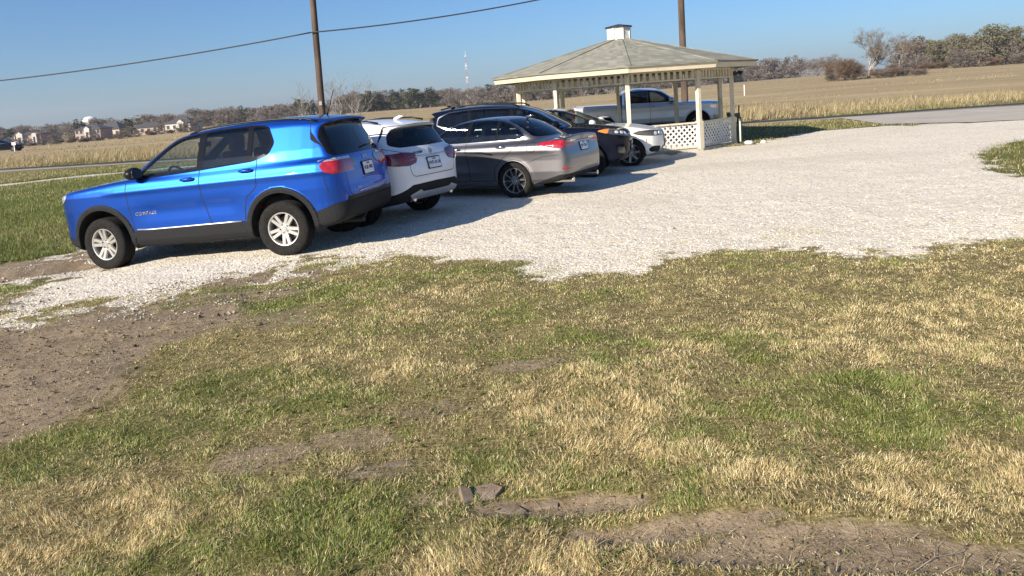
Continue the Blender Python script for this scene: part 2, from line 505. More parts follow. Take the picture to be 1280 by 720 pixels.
# ---------- wheels
def make_wheel_meshes(name, r, w, rr, style, M):
    fn = lambda x, y, q: (x, q, y)
    hw = w / 2
    ty = MB()
    prof = [(rr - .012, -hw * .80), (rr + .012, -hw * .93), (rr + (r - rr) * .45, -hw * 1.0), (r - .035, -hw * .97), (r - .012, -hw * .86), (r - .003, -hw * .74)]
    tread = []
    for q in (-.55, -.2, .2, .55):
        tread += [(r, (q - .055) * hw), (r - .009, (q - .05) * hw), (r - .009, (q + .05) * hw), (r, (q + .055) * hw)]
    prof = prof + tread + [(a, -b) for a, b in prof[::-1]]
    ty.lathe(prof, fn, 64)
    tyre = ty.mesh(name + '_tyre', M['tyre'], smooth=35)
    # rim (outer face at -y side of local frame: outward = +q)
    rm = MB()
    rm.lathe([(rr + .004, hw * .80), (rr - .004, hw * .86), (rr - .016, hw * .84), (rr - .024, hw * .70), (rr - .03, -hw * .5), (rr - .012, -hw * .82), (rr + .004, -hw * .80)], fn, 64)
    q1 = hw * .66; q0 = q1 - .028
    def spoke(a0, a1, w0, w1, r0=.045, r1=None, d0=0.0, d1=0.012, mi=0):
        r1 = r1 or rr - .014
        p0 = Vector((math.cos(a0) * r0, math.sin(a0) * r0)); p1 = Vector((math.cos(a1) * r1, math.sin(a1) * r1))
        t = (p1 - p0).normalized(); nn = Vector((-t.y, t.x))
        vs = []
        for p, ww, dd in ((p0, w0, d0), (p1, w1, d1)):
            for sg, top, sc in ((-1, 0, 1.25), (1, 0, 1.25), (1, 1, 1), (-1, 1, 1)):
                e = p + nn * (sg * ww / 2 * sc); vs.append((e.x, (q1 + dd) if top else (q0 + dd), e.y))
        rm.add(vs, [(0, 1, 2, 3), (7, 6, 5, 4), (1, 0, 4, 5), (2, 1, 5, 6), (3, 2, 6, 7), (0, 3, 7, 4)], mi)
    k = 2 * math.pi
    if style == 'five_double':
        for i in range(5):
            a = k * i / 5 + math.pi / 2
            for sgn in (-1, 1):
                spoke(a + sgn * .30, a + sgn * .19, .040, .036, .062)
            spoke(a, a, .05, .02, .03, .12, -.012, -.03)
    elif style == 'many':
        for i in range(10):
            a = k * i / 10
            spoke(a, a + .16, .030, .016, .05)
            spoke(a + .10, a - .02, .016, .022, .06, None, -.012, 0.0, 1)
    elif style == 'five':
        for i in range(5):
            a = k * i / 5 + math.pi / 2
            spoke(a - .14, a - .2, .04, .03, .05); spoke(a + .14, a + .2, .04, .03, .05)
    else:
        for i in range(7):
            a = k * i / 7; spoke(a, a, .05, .045, .05)
    rm.lathe([(.001, q1 + .004), (.028, q1 + .004), (.034, q1 - .002), (.075, q1 - .006), (.085, q0 - .01)], fn, 32)
    for i in range(5):
        a = k * i / 5 + .63
        rm.lathe([(.001, q1 + .004), (.009, q1 + .004), (.010, q1 - .012)], lambda x, y, q, a=a: (x + .055 * math.cos(a), q, y + .055 * math.sin(a)), 8, 1)
    rim = rm.mesh(name + '_rim', [M['rim_' + style], M['rim_dark']], smooth=35)
    hb = MB()
    hb.lathe([(.001, q0 - .045), (rr * .72, q0 - .045), (rr * .72, q0 - .065), (.05, q0 - .07), (.05, -hw * .9)], fn, 32)
    hb.lathe([(.001, -hw * .6), (rr - .025, -hw * .6)], fn, 32, 1)
    hub = hb.mesh(name + '_hub', [M['disc'], M['under']], smooth=35)
    return tyre, rim, hub

def add_wheels(root, spec, M, name):
    r, w, rr, style = spec['r'], spec['w'], spec['rr'], spec['style']
    tyre, rim, hub = make_wheel_meshes(name, r, w, rr, style, M)
    i = 0
    for x in (0, spec['wb']):
        for sy in (1, -1):
            h = link(bpy.data.objects.new('wheel', hub), root)
            h.location = (x, sy * (spec['track'] - w / 2), r - spec.get('sink', .012))
            h.rotation_euler = (0, random.uniform(0, 6), 0) if sy > 0 else (0, random.uniform(0, 6), math.pi)
            if x > 0 and spec.get('steer'): h.rotation_euler.z += R(spec['steer'])
            link(bpy.data.objects.new('tyre', tyre), h); link(bpy.data.objects.new('rim', rim), h)

def seat_mesh(M):
    s = MB()
    s.box((0, 0, .12), (.5, .5, .18)); s.box((-.27, 0, .46), (.14, .48, .62), Matrix.Rotation(R(-14), 3, 'Y'))
    s.box((-.37, 0, .86), (.1, .27, .19), Matrix.Rotation(R(-10), 3, 'Y')); s.box((-.35, 0, .76), (.03, .14, .1))
    o = s.build('seat', M['seat'])
    bevel(o, .045, 3); o.data.polygons.foreach_set('use_smooth', [True] * len(o.data.polygons))
    me = o.data; bpy.data.objects.remove(o)
    return me

SEAT = {}
def build_car(root, d, M, h=.025):
    """mesh the body, cut the panels, parent every part to root"""
    B = Body(d); B.extract(h)
    ar = d['arches']
    for q, (a, b, c) in enumerate(ar):
        B.cut('well%d' % q, lambda V: np.maximum(np.sqrt((V[:, 0] - a) ** 2 + (V[:, 2] - b) ** 2) - (c + .004), (d['hw'] - .5) - np.abs(V[:, 1])))
    for name, field, only in d['cuts']:
        B.cut_any(name, field, only)
    B.finish()
    objs = {}
    d = dict(d); d['parts'] = d['parts'] + [('wheel_well', ['well%d' % q], 'under', True, 0, None) for q in range(2)]
    for p in d['parts']:
        # (object name, [tags], material(s), split sides?, offset, parent key)
        name, tags, mats, split, off, par = p
        for sd in ((1, -1) if split else (0,)):
            r = B.part(tags, sd, off)
            if r is None: continue
            V, T, Nn, tg = r
            ms = mats if isinstance(mats, (list, tuple)) else [mats]
            mi = None
            if len(ms) > 1: mi = [min(tags.index(B.tags[t]), len(ms) - 1) for t in tg]
            me = mesh_np(name, V, T, [M[q] for q in ms], mi, True, Nn)
            o = link(bpy.data.objects.new(name, me), objs.get((par, sd)) or objs.get((par, 0)) or root)
            objs[(name, sd)] = o
    # inner shell: headliner, pillars and door cards behind the glass
    gl = d.get('glass_tags', [])
    inner = [t for t in B.tags if t not in gl and not t.startswith('well')]
    r = B.part(inner, 0, -.028)
    V, T, Nn, tg = r
    keep = (V[T][:, :, 2].mean(1) > d['floor']) & (Nn[T].mean(1)[:, 2] > -.6)
    T = T[keep][:, ::-1]; u, inv = np.unique(T.ravel(), return_inverse=True)
    me = mesh_np('cabin_lining', V[u], inv.reshape(-1, 3), [M['lining']], None, True, -Nn[u])
    lin = link(bpy.data.objects.new('cabin_lining', me), root)
    # floor, dashboard, steering wheel
    b = MB(); x0, x1 = d['cabin']; hwid = d['hw'] - .16; zf = d['floor']
    b.box(((x0 + x1) / 2, 0, zf), (x1 - x0, 2 * hwid, .04))
    b.box((x1 - .25, 0, d['dash_z'] - .14), (.55, 2 * hwid - .1, .26)); b.box((x1 - .45, 0, zf + .25), (1.1, .22, .45))
    b.build('dashboard', M['seat'], root)
    if 'seat' not in SEAT: SEAT['seat'] = seat_mesh(M)
    for sx, sy in d['seats']:
        o = link(bpy.data.objects.new('seat', SEAT['seat']), root); o.location = (sx, sy, zf + .08); o.scale = (1, 1, d.get('seat_k', 1.0))
    wx, wy = d['steer_pos']
    st = MB()
    rot = Matrix.Rotation(R(-65), 3, 'Y')
    pts = [rot @ Vector((.18 * math.cos(a), .18 * math.sin(a), 0)) for a in np.linspace(0, 2 * math.pi, 25)]
    st.tube([p + Vector((wx, wy, d['dash_z'] - .03)) for p in pts], .016, 6, cap=False); st.tube([(wx, wy, d['dash_z'] - .03), (wx + .2, wy, d['dash_z'] - .12)], .03, 6)
    st.build('steering_wheel', M['black'], root, smooth=True)
    for xa, za, ra in d['arches']:
        for sg in (1, -1):
            pts = []
            for a in np.linspace(R(-14), R(194), 33):
                px, pz = xa + (ra + .006) * math.cos(a), za + (ra + .006) * math.sin(a)
                if pz < B.sl[:, 1].min() + .05: continue
                pts.append((xa + ra * math.cos(a), B.ysurf(px, pz, sg) - sg * .008, za + ra * math.sin(a)))
            lb = MB(); lb.tube(pts, .0125, 8); lb.build('arch_lip', M['clad'] if d.get('flare') else M[d['parts'][0][2][0]], root, smooth=True)
    add_wheels(root, d['wheel'], M, d['key'])
    return B, objs
# ------------------------------------------------------------------ vehicle definitions
M = {}
M['tyre'] = simple('tyre_rubber', (.016, .0155, .015), .85, var=.35, scale=30, bump=.2, spec=.12)
M['rim_five_double'] = simple('silver_alloy', (.62, .61, .58), .32, metal=.75, var=.06, scale=12)
M['rim_many'] = simple('machined_alloy', (.66, .66, .66), .25, metal=.9)
M['rim_five'] = simple('grey_alloy', (.42, .42, .43), .3, metal=.85)
M['rim_seven'] = simple('grey_alloy_b', (.38, .38, .39), .3, metal=.85)
M['rim_dark'] = simple('dark_alloy', (.03, .03, .032), .4, metal=.5)
M['disc'] = simple('brake_steel', (.10, .095, .09), .5, metal=.8)
M['under'] = simple('underbody', (.012, .012, .012), .9)
M['black'] = simple('black_plastic', (.012, .012, .013), .35, spec=.2)
M['gloss_black'] = simple('gloss_black', (.008, .008, .009), .035, spec=.3)
M['clad'] = simple('grey_cladding', (.020, .021, .023), .65, var=.2, scale=60, bump=.15, spec=.10)
M['seat'] = simple('seat_cloth', (.035, .034, .034), .9, var=.2, scale=40)
M['lining'] = simple('cabin_lining', (.035, .034, .033), .9)
M['chrome'] = simple('chrome', (.55, .55, .56), .22, metal=1.0)
M['skid'] = simple('satin_silver', (.55, .56, .57), .35, metal=.7)
M['g_clear'] = glass_mat('clear_glass', (.80, .85, .83), .8)
M['g_dark'] = glass_mat('privacy_glass', (.10, .11, .115), .7)
M['g_rear'] = glass_mat('rear_tint_glass', (.20, .215, .215), .8)
M['g_mid'] = glass_mat('tinted_glass', (.34, .38, .38), .8)
M['red'] = simple('red_lens', (.32, .012, .02), .08, coat=1.0, var=.35, scale=18)
M['darkred'] = simple('dark_red_lens', (.15, .008, .014), .06, coat=1.0, var=.3, scale=14)
M['lampclear'] = simple('clear_lens', (.60, .60, .62), .08, metal=.6, coat=1.0, var=.45, scale=26)
M['lampdark'] = simple('smoked_lens', (.055, .056, .06), .06, coat=1.0, var=.5, scale=22)
M['amber'] = simple('amber_lens', (.75, .22, .03), .12, coat=1.0)
M['ledglass'] = simple('reflector_bowl', (.93, .93, .95), .1, metal=.4, coat=1.0)
M['seam'] = simple('panel_gap', (.006, .006, .007), .9)
M['plate'] = simple('plate_white', (.72, .74, .76), .4)
M['ink'] = simple('plate_ink', (.02, .025, .07), .5)
M['mirror'] = simple('mirror_glass', (.85, .86, .88), .02, metal=1.0)
M['blue'] = paint('blue_paint', (.0025, .070, .42), metal=.82, rough=.40, dust=.025)
M['white'] = paint('white_paint', (.78, .79, .80), metal=0.0, rough=.35, dust=.2)
M['grey'] = paint('grey_paint', (.185, .18, .188), metal=.9, rough=.42, dust=.08)
M['navy'] = paint('navy_paint', (.004, .006, .016), metal=0.0, rough=.5, dust=.0, coat_ior=1.36, coat=.6)
M['pearl'] = paint('pearl_paint', (.80, .79, .75), metal=0.0, rough=.35, dust=.15)
M['silver'] = paint('silver_paint', (.58, .60, .63), metal=.55, rough=.33, dust=.15)

def rrect(c, s, r=.02, n=3):
    pts = []
    for sx, sy, a0 in ((1, 1, 0), (-1, 1, 90), (-1, -1, 180), (1, -1, 270)):
        for i in range(n + 1):
            a = R(a0 + 90 * i / n); pts.append((c[0] + sx * (s[0] / 2 - r) + r * math.cos(a), c[1] + sy * (s[1] / 2 - r) + r * math.sin(a)))
    return pts

def add_plate(root, B, z, rear, top, num, tilt=None, y=0.0, w=.305, hh=.155, frame=True):
    x = B.xsurf(y, z, rear)
    n = B.nrm((x, y, z)); n.y = 0; n.normalize()
    sgn = -1 if rear else 1
    right = Vector((0, sgn, 0)); up = n.cross(right).normalized()
    if up.z < 0: up = -up
    c = Vector((x, y, z)) + n * .012
    fn = lambda u, v, q: tuple(c + right * u + up * v + n * q)
    b = MB()
    if frame: b.prism(rrect((0, 0), (w + .03, hh + .03), .015), fn, -.02, 0.0, 1)
    b.prism(rrect((0, 0), (w, hh), .012), fn, -.004, .004, 0)
    o = b.build('number_plate', [M['plate'], M['black']], root)
    mt = Matrix((right, up, n)).transposed().to_4x4()
    def T(u, v): m = mt.copy(); m.translation = c + right * u + up * v + n * .005; return m
    text_obj('plate_lettering', num, .068, M['ink'], o, T(0, -.004), .001, .002)
    text_obj('plate_lettering', top, .032, M['ink'], o, T(0, .055), .001, .0008)
    return o

def add_badge(root, B, x, y, z, s, size, mat, axis, spacing=1.1, name='badge'):
    """axis: 'side+' left flank, 'side-' right flank, 'rear', 'front'"""
    if axis.startswith('side'):
        sg = 1 if axis[-1] == '+' else -1
        yy = B.ysurf(x, z, sg); p = Vector((x, yy, z)); n = B.nrm(p)
        right = Vector((-sg, 0, 0))
    else:
        rear = axis == 'rear'; xx = B.xsurf(y, z, rear); p = Vector((xx, y, z)); n = B.nrm(p)
        right = Vector((0, -1 if rear else 1, 0))
    right = (right - n * right.dot(n)).normalized(); up = n.cross(right)
    mt = Matrix((right, up, n)).transposed().to_4x4(); mt.translation = p + n * .003
    return text_obj(name, s, size, mat, root, mt, .003, .001, spacing)

def add_handle(par, B, x, z, sg, mat, L=.20):
    y = B.ysurf(x, z, sg)
    b = MB()
    pts = [(x - L / 2, y + sg * .004, z), (x - L / 2 + .025, y + sg * .032, z + .002), (x, y + sg * .042, z + .004), (x + L / 2 - .03, y + sg * .034, z + .002), (x + L / 2, y + sg * .006, z)]
    b.tube(pts, [.012, .017, .017, .017, .012], 8)
    b.tube([(x - L * .28, y - sg * .01, z - .002), (x + L * .22, y + .0035 * sg, z - .002)], .028, 10, 1)
    return b.build('handle', [mat, M['black']], par, smooth=50)

def add_mirror(root, B, x, z, sg, mat, foldback=True, k=1.0):
    y = B.ysurf(x, z, sg)
    b = bmesh.new(); bmesh.ops.create_icosphere(b, subdivisions=3, radius=1)
    for v in b.verts:
        c = v.co; c.x = max(c.x, -.55)
        v.co = Vector((c.x * .10, c.y * .125, c.z * .085 * (1 - .12 * c.y * sg)))
    me = bpy.data.meshes.new('mirror'); b.to_mesh(me); b.free(); me.materials.append(mat)
    me.polygons.foreach_set('use_smooth', [True] * len(me.polygons)); me.set_sharp_from_angle(angle=R(50))
    o = link(bpy.data.objects.new('mirror', me), root)
    o.location = (x + .02, y + sg * .135 * k, z + .03); o.scale = (k, k, k)
    m = MB(); m.prism(rrect((0, 0), (.19, .115), .04, 4), lambda u, v, q: (-.0551 + q, u, v), -.004, 0)
    m.build('mirror_glass', M['mirror'], o)
    s = MB(); s.bar((.02, -sg * .16, -.055), (.0, -sg * .02, -.05), .07, .04); s.build('mirror_arm', M['black'], o)
    return o

def strip(root, name, mat, pts, rad, par=None):
    b = MB(); b.tube(pts, rad, 8); return b.build(name, M[mat], par or root, smooth=True)

def emblem(root, B, y, z, rear, rad, mat, kind='ring'):
    x = B.xsurf(y, z, rear); n = B.nrm((x, y, z)); right = Vector((0, 1, 0)); right = (right - n * right.dot(n)).normalized(); up = n.cross(right)
    c = Vector((x, y, z)) + n * .004
    b = MB()
    def fn(u, v, q): return tuple(c + right * u + up * v + n * q)
    b.lathe([(rad, -.004), (rad, .006), (rad * .86, .008), (rad * .84, 0)], fn, 24)
    if kind == 'star':
        for a in (90, 210, 330):
            a = R(a); b.bar(fn(0, 0, .003), fn(rad * .85 * math.cos(a), rad * .85 * math.sin(a), .003), rad * .16, .006)
    elif kind == 'ell':
        b.bar(fn(-rad * .3, rad * .6, .003), fn(-rad * .2, -rad * .4, .003), rad * .16, .006); b.bar(fn(-rad * .2, -rad * .4, .003), fn(rad * .6, -rad * .4, .003), rad * .16, .006)
    elif kind == 'disc':
        b.lathe([(.0005, .004), (rad * .86, .003)], fn, 24, 1)
    return b.build('emblem', [M[mat], M['ink']], root, smooth=35)

PI = math.pi
# ================= blue compact SUV
def jeep_def():
    d = dict(key='blue_suv', hw=.91, xm=1.0, screen_curve=.05, roof_crown=.035, hood_crown=.05, kl=.07, kg=.09, kb=.035)
    d['side_l'] = [(-.82, .36), (-.5, .30), (.3, .25), (2.3, .25), (3.1, .27), (3.40, .36), (3.50, .50), (3.515, .76), (3.47, .96), (3.40, 1.045), (3.2, 1.10), (2.8, 1.145), (2.2, 1.20), (1.5, 1.19), (0, 1.20), (-.70, 1.20), (-.80, 1.15), (-.845, 1.02), (-.865, .82), (-.91, .72), (-.915, .56)]
    d['side_g'] = [(2.62, .95), (2.30, 1.18), (1.62, 1.60), (1.40, 1.68), (.95, 1.725), (.3, 1.74), (-.3, 1.715), (-.66, 1.665), (-.74, 1.635), (-.70, 1.61), (-.60, 1.585), (-.70, 1.38), (-.82, 1.16), (-.82, .95), (1, .9)]
    d['plan_l'] = [(-.925, 0), (-.915, .45), (-.86, .74), (-.70, .875), (-.3, .905), (.6, .91), (2.2, .91), (2.9, .895), (3.2, .84), (3.40, .68), (3.50, .40), (3.525, 0)]
    d['plan_g'] = [(-1.0, 0), (-1.0, .60), (-.80, .765), (-.3, .845), (.6, .87), (1.6, .86), (2.2, .80), (2.7, .72), (2.8, 0)]
    d['ins_l'] = ([.2, .34, .46, .62, .80, .98, 1.06, 1.14, 1.2], [.10, .035, .022, .016, .004, .0, .012, .036, .07])
    d['ins_g'] = ([1.0, 1.16, 1.3, 1.6, 1.74], [.0, .012, .055, .185, .26])
    d['creases'] = [(-.012, 1.01, .035, -.9, 2.6), (.010, .72, .10, .45, 2.15)]
    d['arches'] = [(0, .375, .435), (2.636, .375, .43)]; d['flare'] = (.062, .016)
    rf = lambda xa, w: (lambda V: np.maximum(np.sqrt((V[:, 0] - xa) ** 2 + (V[:, 2] - .375) ** 2) - (.435 + w), .55 - np.abs(V[:, 1])))
    clad = fu(rf(0, .062), rf(2.636, .060),
              fs([(-.3, .2), (2.9, .2), (2.9, .40), (2.25, .475), (.4, .475), (-.3, .5)]),
              fs([(-1, .2), (-.2, .2), (-.42, .50), (-.75, .60), (-1, .625)], 0, .0),
              fs([(3.1, .2), (3.7, .2), (3.7, .5), (3.35, .46), (3.1, .43)], 0, .0))
    f_glass = [(2.06, 1.165), (1.60, 1.485), (1.42, 1.575), (1.30, 1.607), (1.10, 1.632), (1.12, 1.20)]
    r_glass = [(1.03, 1.202), (1.01, 1.638), (.60, 1.648), (.40, 1.645), (.40, 1.235)]
    q_glass = [(.335, 1.245), (.335, 1.642), (.23, 1.632), (.14, 1.61), (.07, 1.43), (.14, 1.30)]
    dlo = [(2.13, 1.14), (1.63, 1.50), (1.44, 1.595), (1.28, 1.632), (.9, 1.664), (.4, 1.668), (.19, 1.65), (.11, 1.625), (.02, 1.42), (.10, 1.275), (.32, 1.215), (1.1, 1.175)]
    fdoor = [(2.13, .478), (2.17, .8), (2.17, 1.135), (1.64, 1.505), (1.44, 1.61), (1.075, 1.65), (1.075, 1.1), (1.06, .8), (.98, .478)]
    rdoor = [(.98, .478), (1.06, .8), (1.075, 1.1), (1.075, 1.65), (.26, 1.66), (.26, 1.1), (.27, .90), (.44, .78), (.50, .55), (.50, .478)]
    r_win = [(0, 1.20), (.60, 1.205), (.665, 1.23), (.62, 1.40), (.555, 1.575), (.3, 1.602), (0, 1.608)]
    r_trim = [(0, 1.17), (.66, 1.175), (.75, 1.20), (.70, 1.42), (.60, 1.60), (.3, 1.622), (0, 1.63)]
    w_scr = [(0, 1.16), (.66, 1.17), (.70, 1.21), (.58, 1.56), (.52, 1.60), (0, 1.635)]
    tail_s = [(-.585, 1.075), (-.66, 1.135), (-.78, 1.15), (-1, 1.155), (-1, .955), (-.74, .965), (-.64, 1.0)]
    tail_e = [(.95, 1.165), (.62, 1.15), (.60, .965), (.70, .945), (.95, .95)]
    tail_i = [(.417, 1.146), (.30, 1.12), (.28, 1.085), (.31, 1.03), (.417, .985)]
    head_s = [(3.14, 1.035), (3.32, 1.03), (3.6, 1.0), (3.6, .87), (3.38, .88), (3.22, .95)]
    head_e = [(.92, 1.02), (.55, 1.0), (.52, .89), (.92, .88)]
    gate = [(0, .655), (.60, .655), (.66, .70), (.66, .93), (.72, 1.17), (.73, 1.35), (.64, 1.63), (0, 1.66)]
    sd_ = fs(tail_s, 1, .60); te = fe(tail_e, -.6, True, 0)
    fw, rw, qw = fs(f_glass, 1), fs(r_glass, 1), fs(q_glass, 1)
    d['cuts'] = [
        ('clad', clad, ('body',)),
        ('taillight', fi(fs(tail_s, 0, .42), lambda V: .42 - np.abs(V[:, 1])), ('body',)),
        ('tailtop', fi(lambda V: 1.118 - V[:, 2], lambda V: V[:, 0] + .64), ('taillight',)),
        ('tailinner', fe(tail_i, -.6, True, 1), ('body',)),
        ('headlight', fu(fs(head_s, 1, .52)), ('body',)),
        ('grille', fe([(0, .86), (.50, .87), (.50, .99), (0, 1.0)], 3.2, False), ('body',)),
        ('grille', fe([(0, .50), (.62, .52), (.55, .68), (0, .68)], 3.2, False), ('body',)),
        ('slot', convex([(-.5, .605), (.72, .60), (.70, .66), (-.5, .655)], 'e', -.6), ('body', 'clad')),
        ('front_window', fw, ('body',)), ('rear_window', rw, ('body',)), ('quarter_window', qw, ('body',)),
        ('trim', fs(dlo, 1), ('body',)),
        ('hatch_glass', fe(r_win, -.45, True, 1), ('body',)), ('trim', fe(r_trim, -.45, True, 1), ('body',)),
        ('windscreen', fe(w_scr, 1.25, False, 1), ('body',)),
        ('seam', ring(fs(fdoor, 1), .006), ('body', 'clad')), ('seam', ring(fs(rdoor, 1), .006), ('body', 'clad')),
        ('seam', ring(fe(gate, -.45, True, 1), .005), ('body',)),
        ('seam', ring(ft([(3.6, 0), (3.6, .70), (3.2, .76), (2.30, .78), (2.2, .7), (2.2, 0)], .95), .005), ('body',)),
        ('seam', convex([(-.708, .62), (-.70, .62), (-.62, .95), (-.628, .95)], 's', .5), ('body',)),
        ('seam', convex([(.176, 1.66), (.184, 1.66), (.184, 1.9), (.176, 1.9)], 's', -1), ('body',)),
        ('front_door', fs(fdoor, 1), ('body',)), ('rear_door', fs(rdoor, 1), ('body',)),
        ('tailgate', fe(gate, -.45, True, 1), ('body',)),
    ]
    d['parts'] = [('body', ['body', 'seam'], ['blue', 'seam'], False, 0, None), ('front_door', ['front_door'], 'blue', True, 0, None), ('rear_door', ['rear_door'], 'blue', True, 0, None),
                  ('tailgate', ['tailgate'], 'blue', False, 0, None), ('cladding', ['clad'], 'clad', False, .004, None), ('bumper_slot', ['slot'], 'black', False, -.01, None),
                  ('window_trim', ['trim'], 'gloss_black', True, .001, None),
                  ('window', ['front_window'], 'g_clear', True, 0, None), ('window', ['rear_window'], 'g_rear', True, 0, None), ('window', ['quarter_window'], 'g_dark', True, 0, None),
                  ('rear_window', ['hatch_glass'], 'g_dark', False, 0, None), ('windscreen', ['windscreen'], 'g_clear', False, 0, None),
                  ('taillight', ['taillight', 'tailinner', 'tailtop'], ['red', 'lampdark', 'lampclear'], True, .006, None), ('headlight', ['headlight'], 'lampclear', True, .003, None), ('grille', ['grille'], 'black', False, 0, None)]
    d['glass_tags'] = ['front_window', 'rear_window', 'quarter_window', 'hatch_glass', 'windscreen', 'well']
    d['floor'] = .42; d['cabin'] = (-.6, 2.25); d['dash_z'] = 1.12; d['seats'] = [(1.15, .38), (1.15, -.38), (.25, .40), (.25, -.40), (.25, 0)]; d['seat_k'] = 1.14; d['steer_pos'] = (1.72, .38)
    d['wheel'] = dict(r=.350, w=.225, rr=.216, style='five_double', wb=2.636, track=.905, steer=-6)
    return d

def build_jeep(root):
    d = jeep_def(); B, O = build_car(root, d, M, .022)
    for sg in (1, -1):
        add_handle(O[('front_door', sg)], B, 1.24, 1.085, sg, M['blue']); add_handle(O[('rear_door', sg)], B, .40, 1.115, sg, M['blue'])
        add_mirror(root, B, 1.97, 1.20, sg, M['black'])
        add_badge(O[('front_door', sg)], B, 1.93 if sg > 0 else 1.93, 0, .70, 'COMPASS', .06, M['rim_seven'], 'side+' if sg > 0 else 'side-', 1.25, 'lettering')
    g = O[('tailgate', 0)]
    add_plate(g, B, .955, True, 'TEXAS', 'VGB 4981')
    add_badge(g, B, 0, 0, 1.115, 'Jeep', .085, M['skid'], 'rear', 1.05, 'lettering')
    add_badge(g, B, 0, .42, .74, '4x4', .05, M['skid'], 'rear', 1.2, 'lettering')
    # sill strips, lamp blades, reflector, wiper, antenna, spoiler lip, tailpipe
    for sg in (1, -1):
        strip(root, 'sill_strip', 'skid', [(x, B.ysurf(x, .486, sg) + sg * .003, .486 + (.01 if x > 2 else 0)) for x in np.linspace(.56, 2.1, 9)], .009)
        b = MB()
        yy = sg * .72; x = B.xsurf(yy, .632, True); b.box((x - .006, yy - sg * .06, .634), (.02, .18, .03)); b.build('reflector', M['red'], root)
        b = MB(); b.bar((-.60, sg * .60, 1.142), (B.xsurf(sg * .66, 1.135) - .004, sg * .66, 1.135), .012, .022); b.bar((-.57, B.ysurf(-.60, 1.132, sg) + sg * .004, 1.128), (-.76, B.ysurf(-.76, 1.14, sg) + sg * .006, 1.14), .014, .03)
        b.build('lamp_blade', M['lampclear'], O[('taillight', sg)])
    x = B.xsurf(0, 1.26, True)
    strip(g, 'rear_wiper', 'black', [(x - .02, .02, 1.225), (B.xsurf(-.2, 1.25) - .02, -.2, 1.25), (B.xsurf(-.42, 1.27) - .02, -.42, 1.265)], .012)
    strip(root, 'antenna', 'black', [(-.38, 0, 1.70), (-.40, 0, 1.75), (-.52, 0, 2.02)], [.014, .008, .004])
    b = MB(); b.box((.02, 0, .30), (.14, 1.4, .12)); b.tube([(-.6, .35, .32), (-.86, .35, .31)], .035, 12); b.box((1.3, 0, .27), (1.6, 1.2, .08)); b.build('exhaust', M['under'], root)
    # charm hanging under the inside mirror
    b = MB(); b.box((1.52, 0, 1.50), (.04, .24, .07)); b.build('inside_mirror', M['black'], root)
    for sg in (1, -1):
        xs = np.linspace(1.30, -.52, 22); zs = [B.zsurf(x, sg * .59) for x in xs]
        strip(root, 'roof_rail', 'black', [(x, sg * .59, z + .028 * min(1, i / 2, (21 - i) / 2)) for i, (x, z) in enumerate(zip(xs, zs))], .013)
    # white scuff step on bumper top
    strip(root, 'bumper_step', 'skid', [(B.xsurf(y, .69) - .002, y, .69) for y in np.linspace(-.42, .42, 9)], .009)
    return B

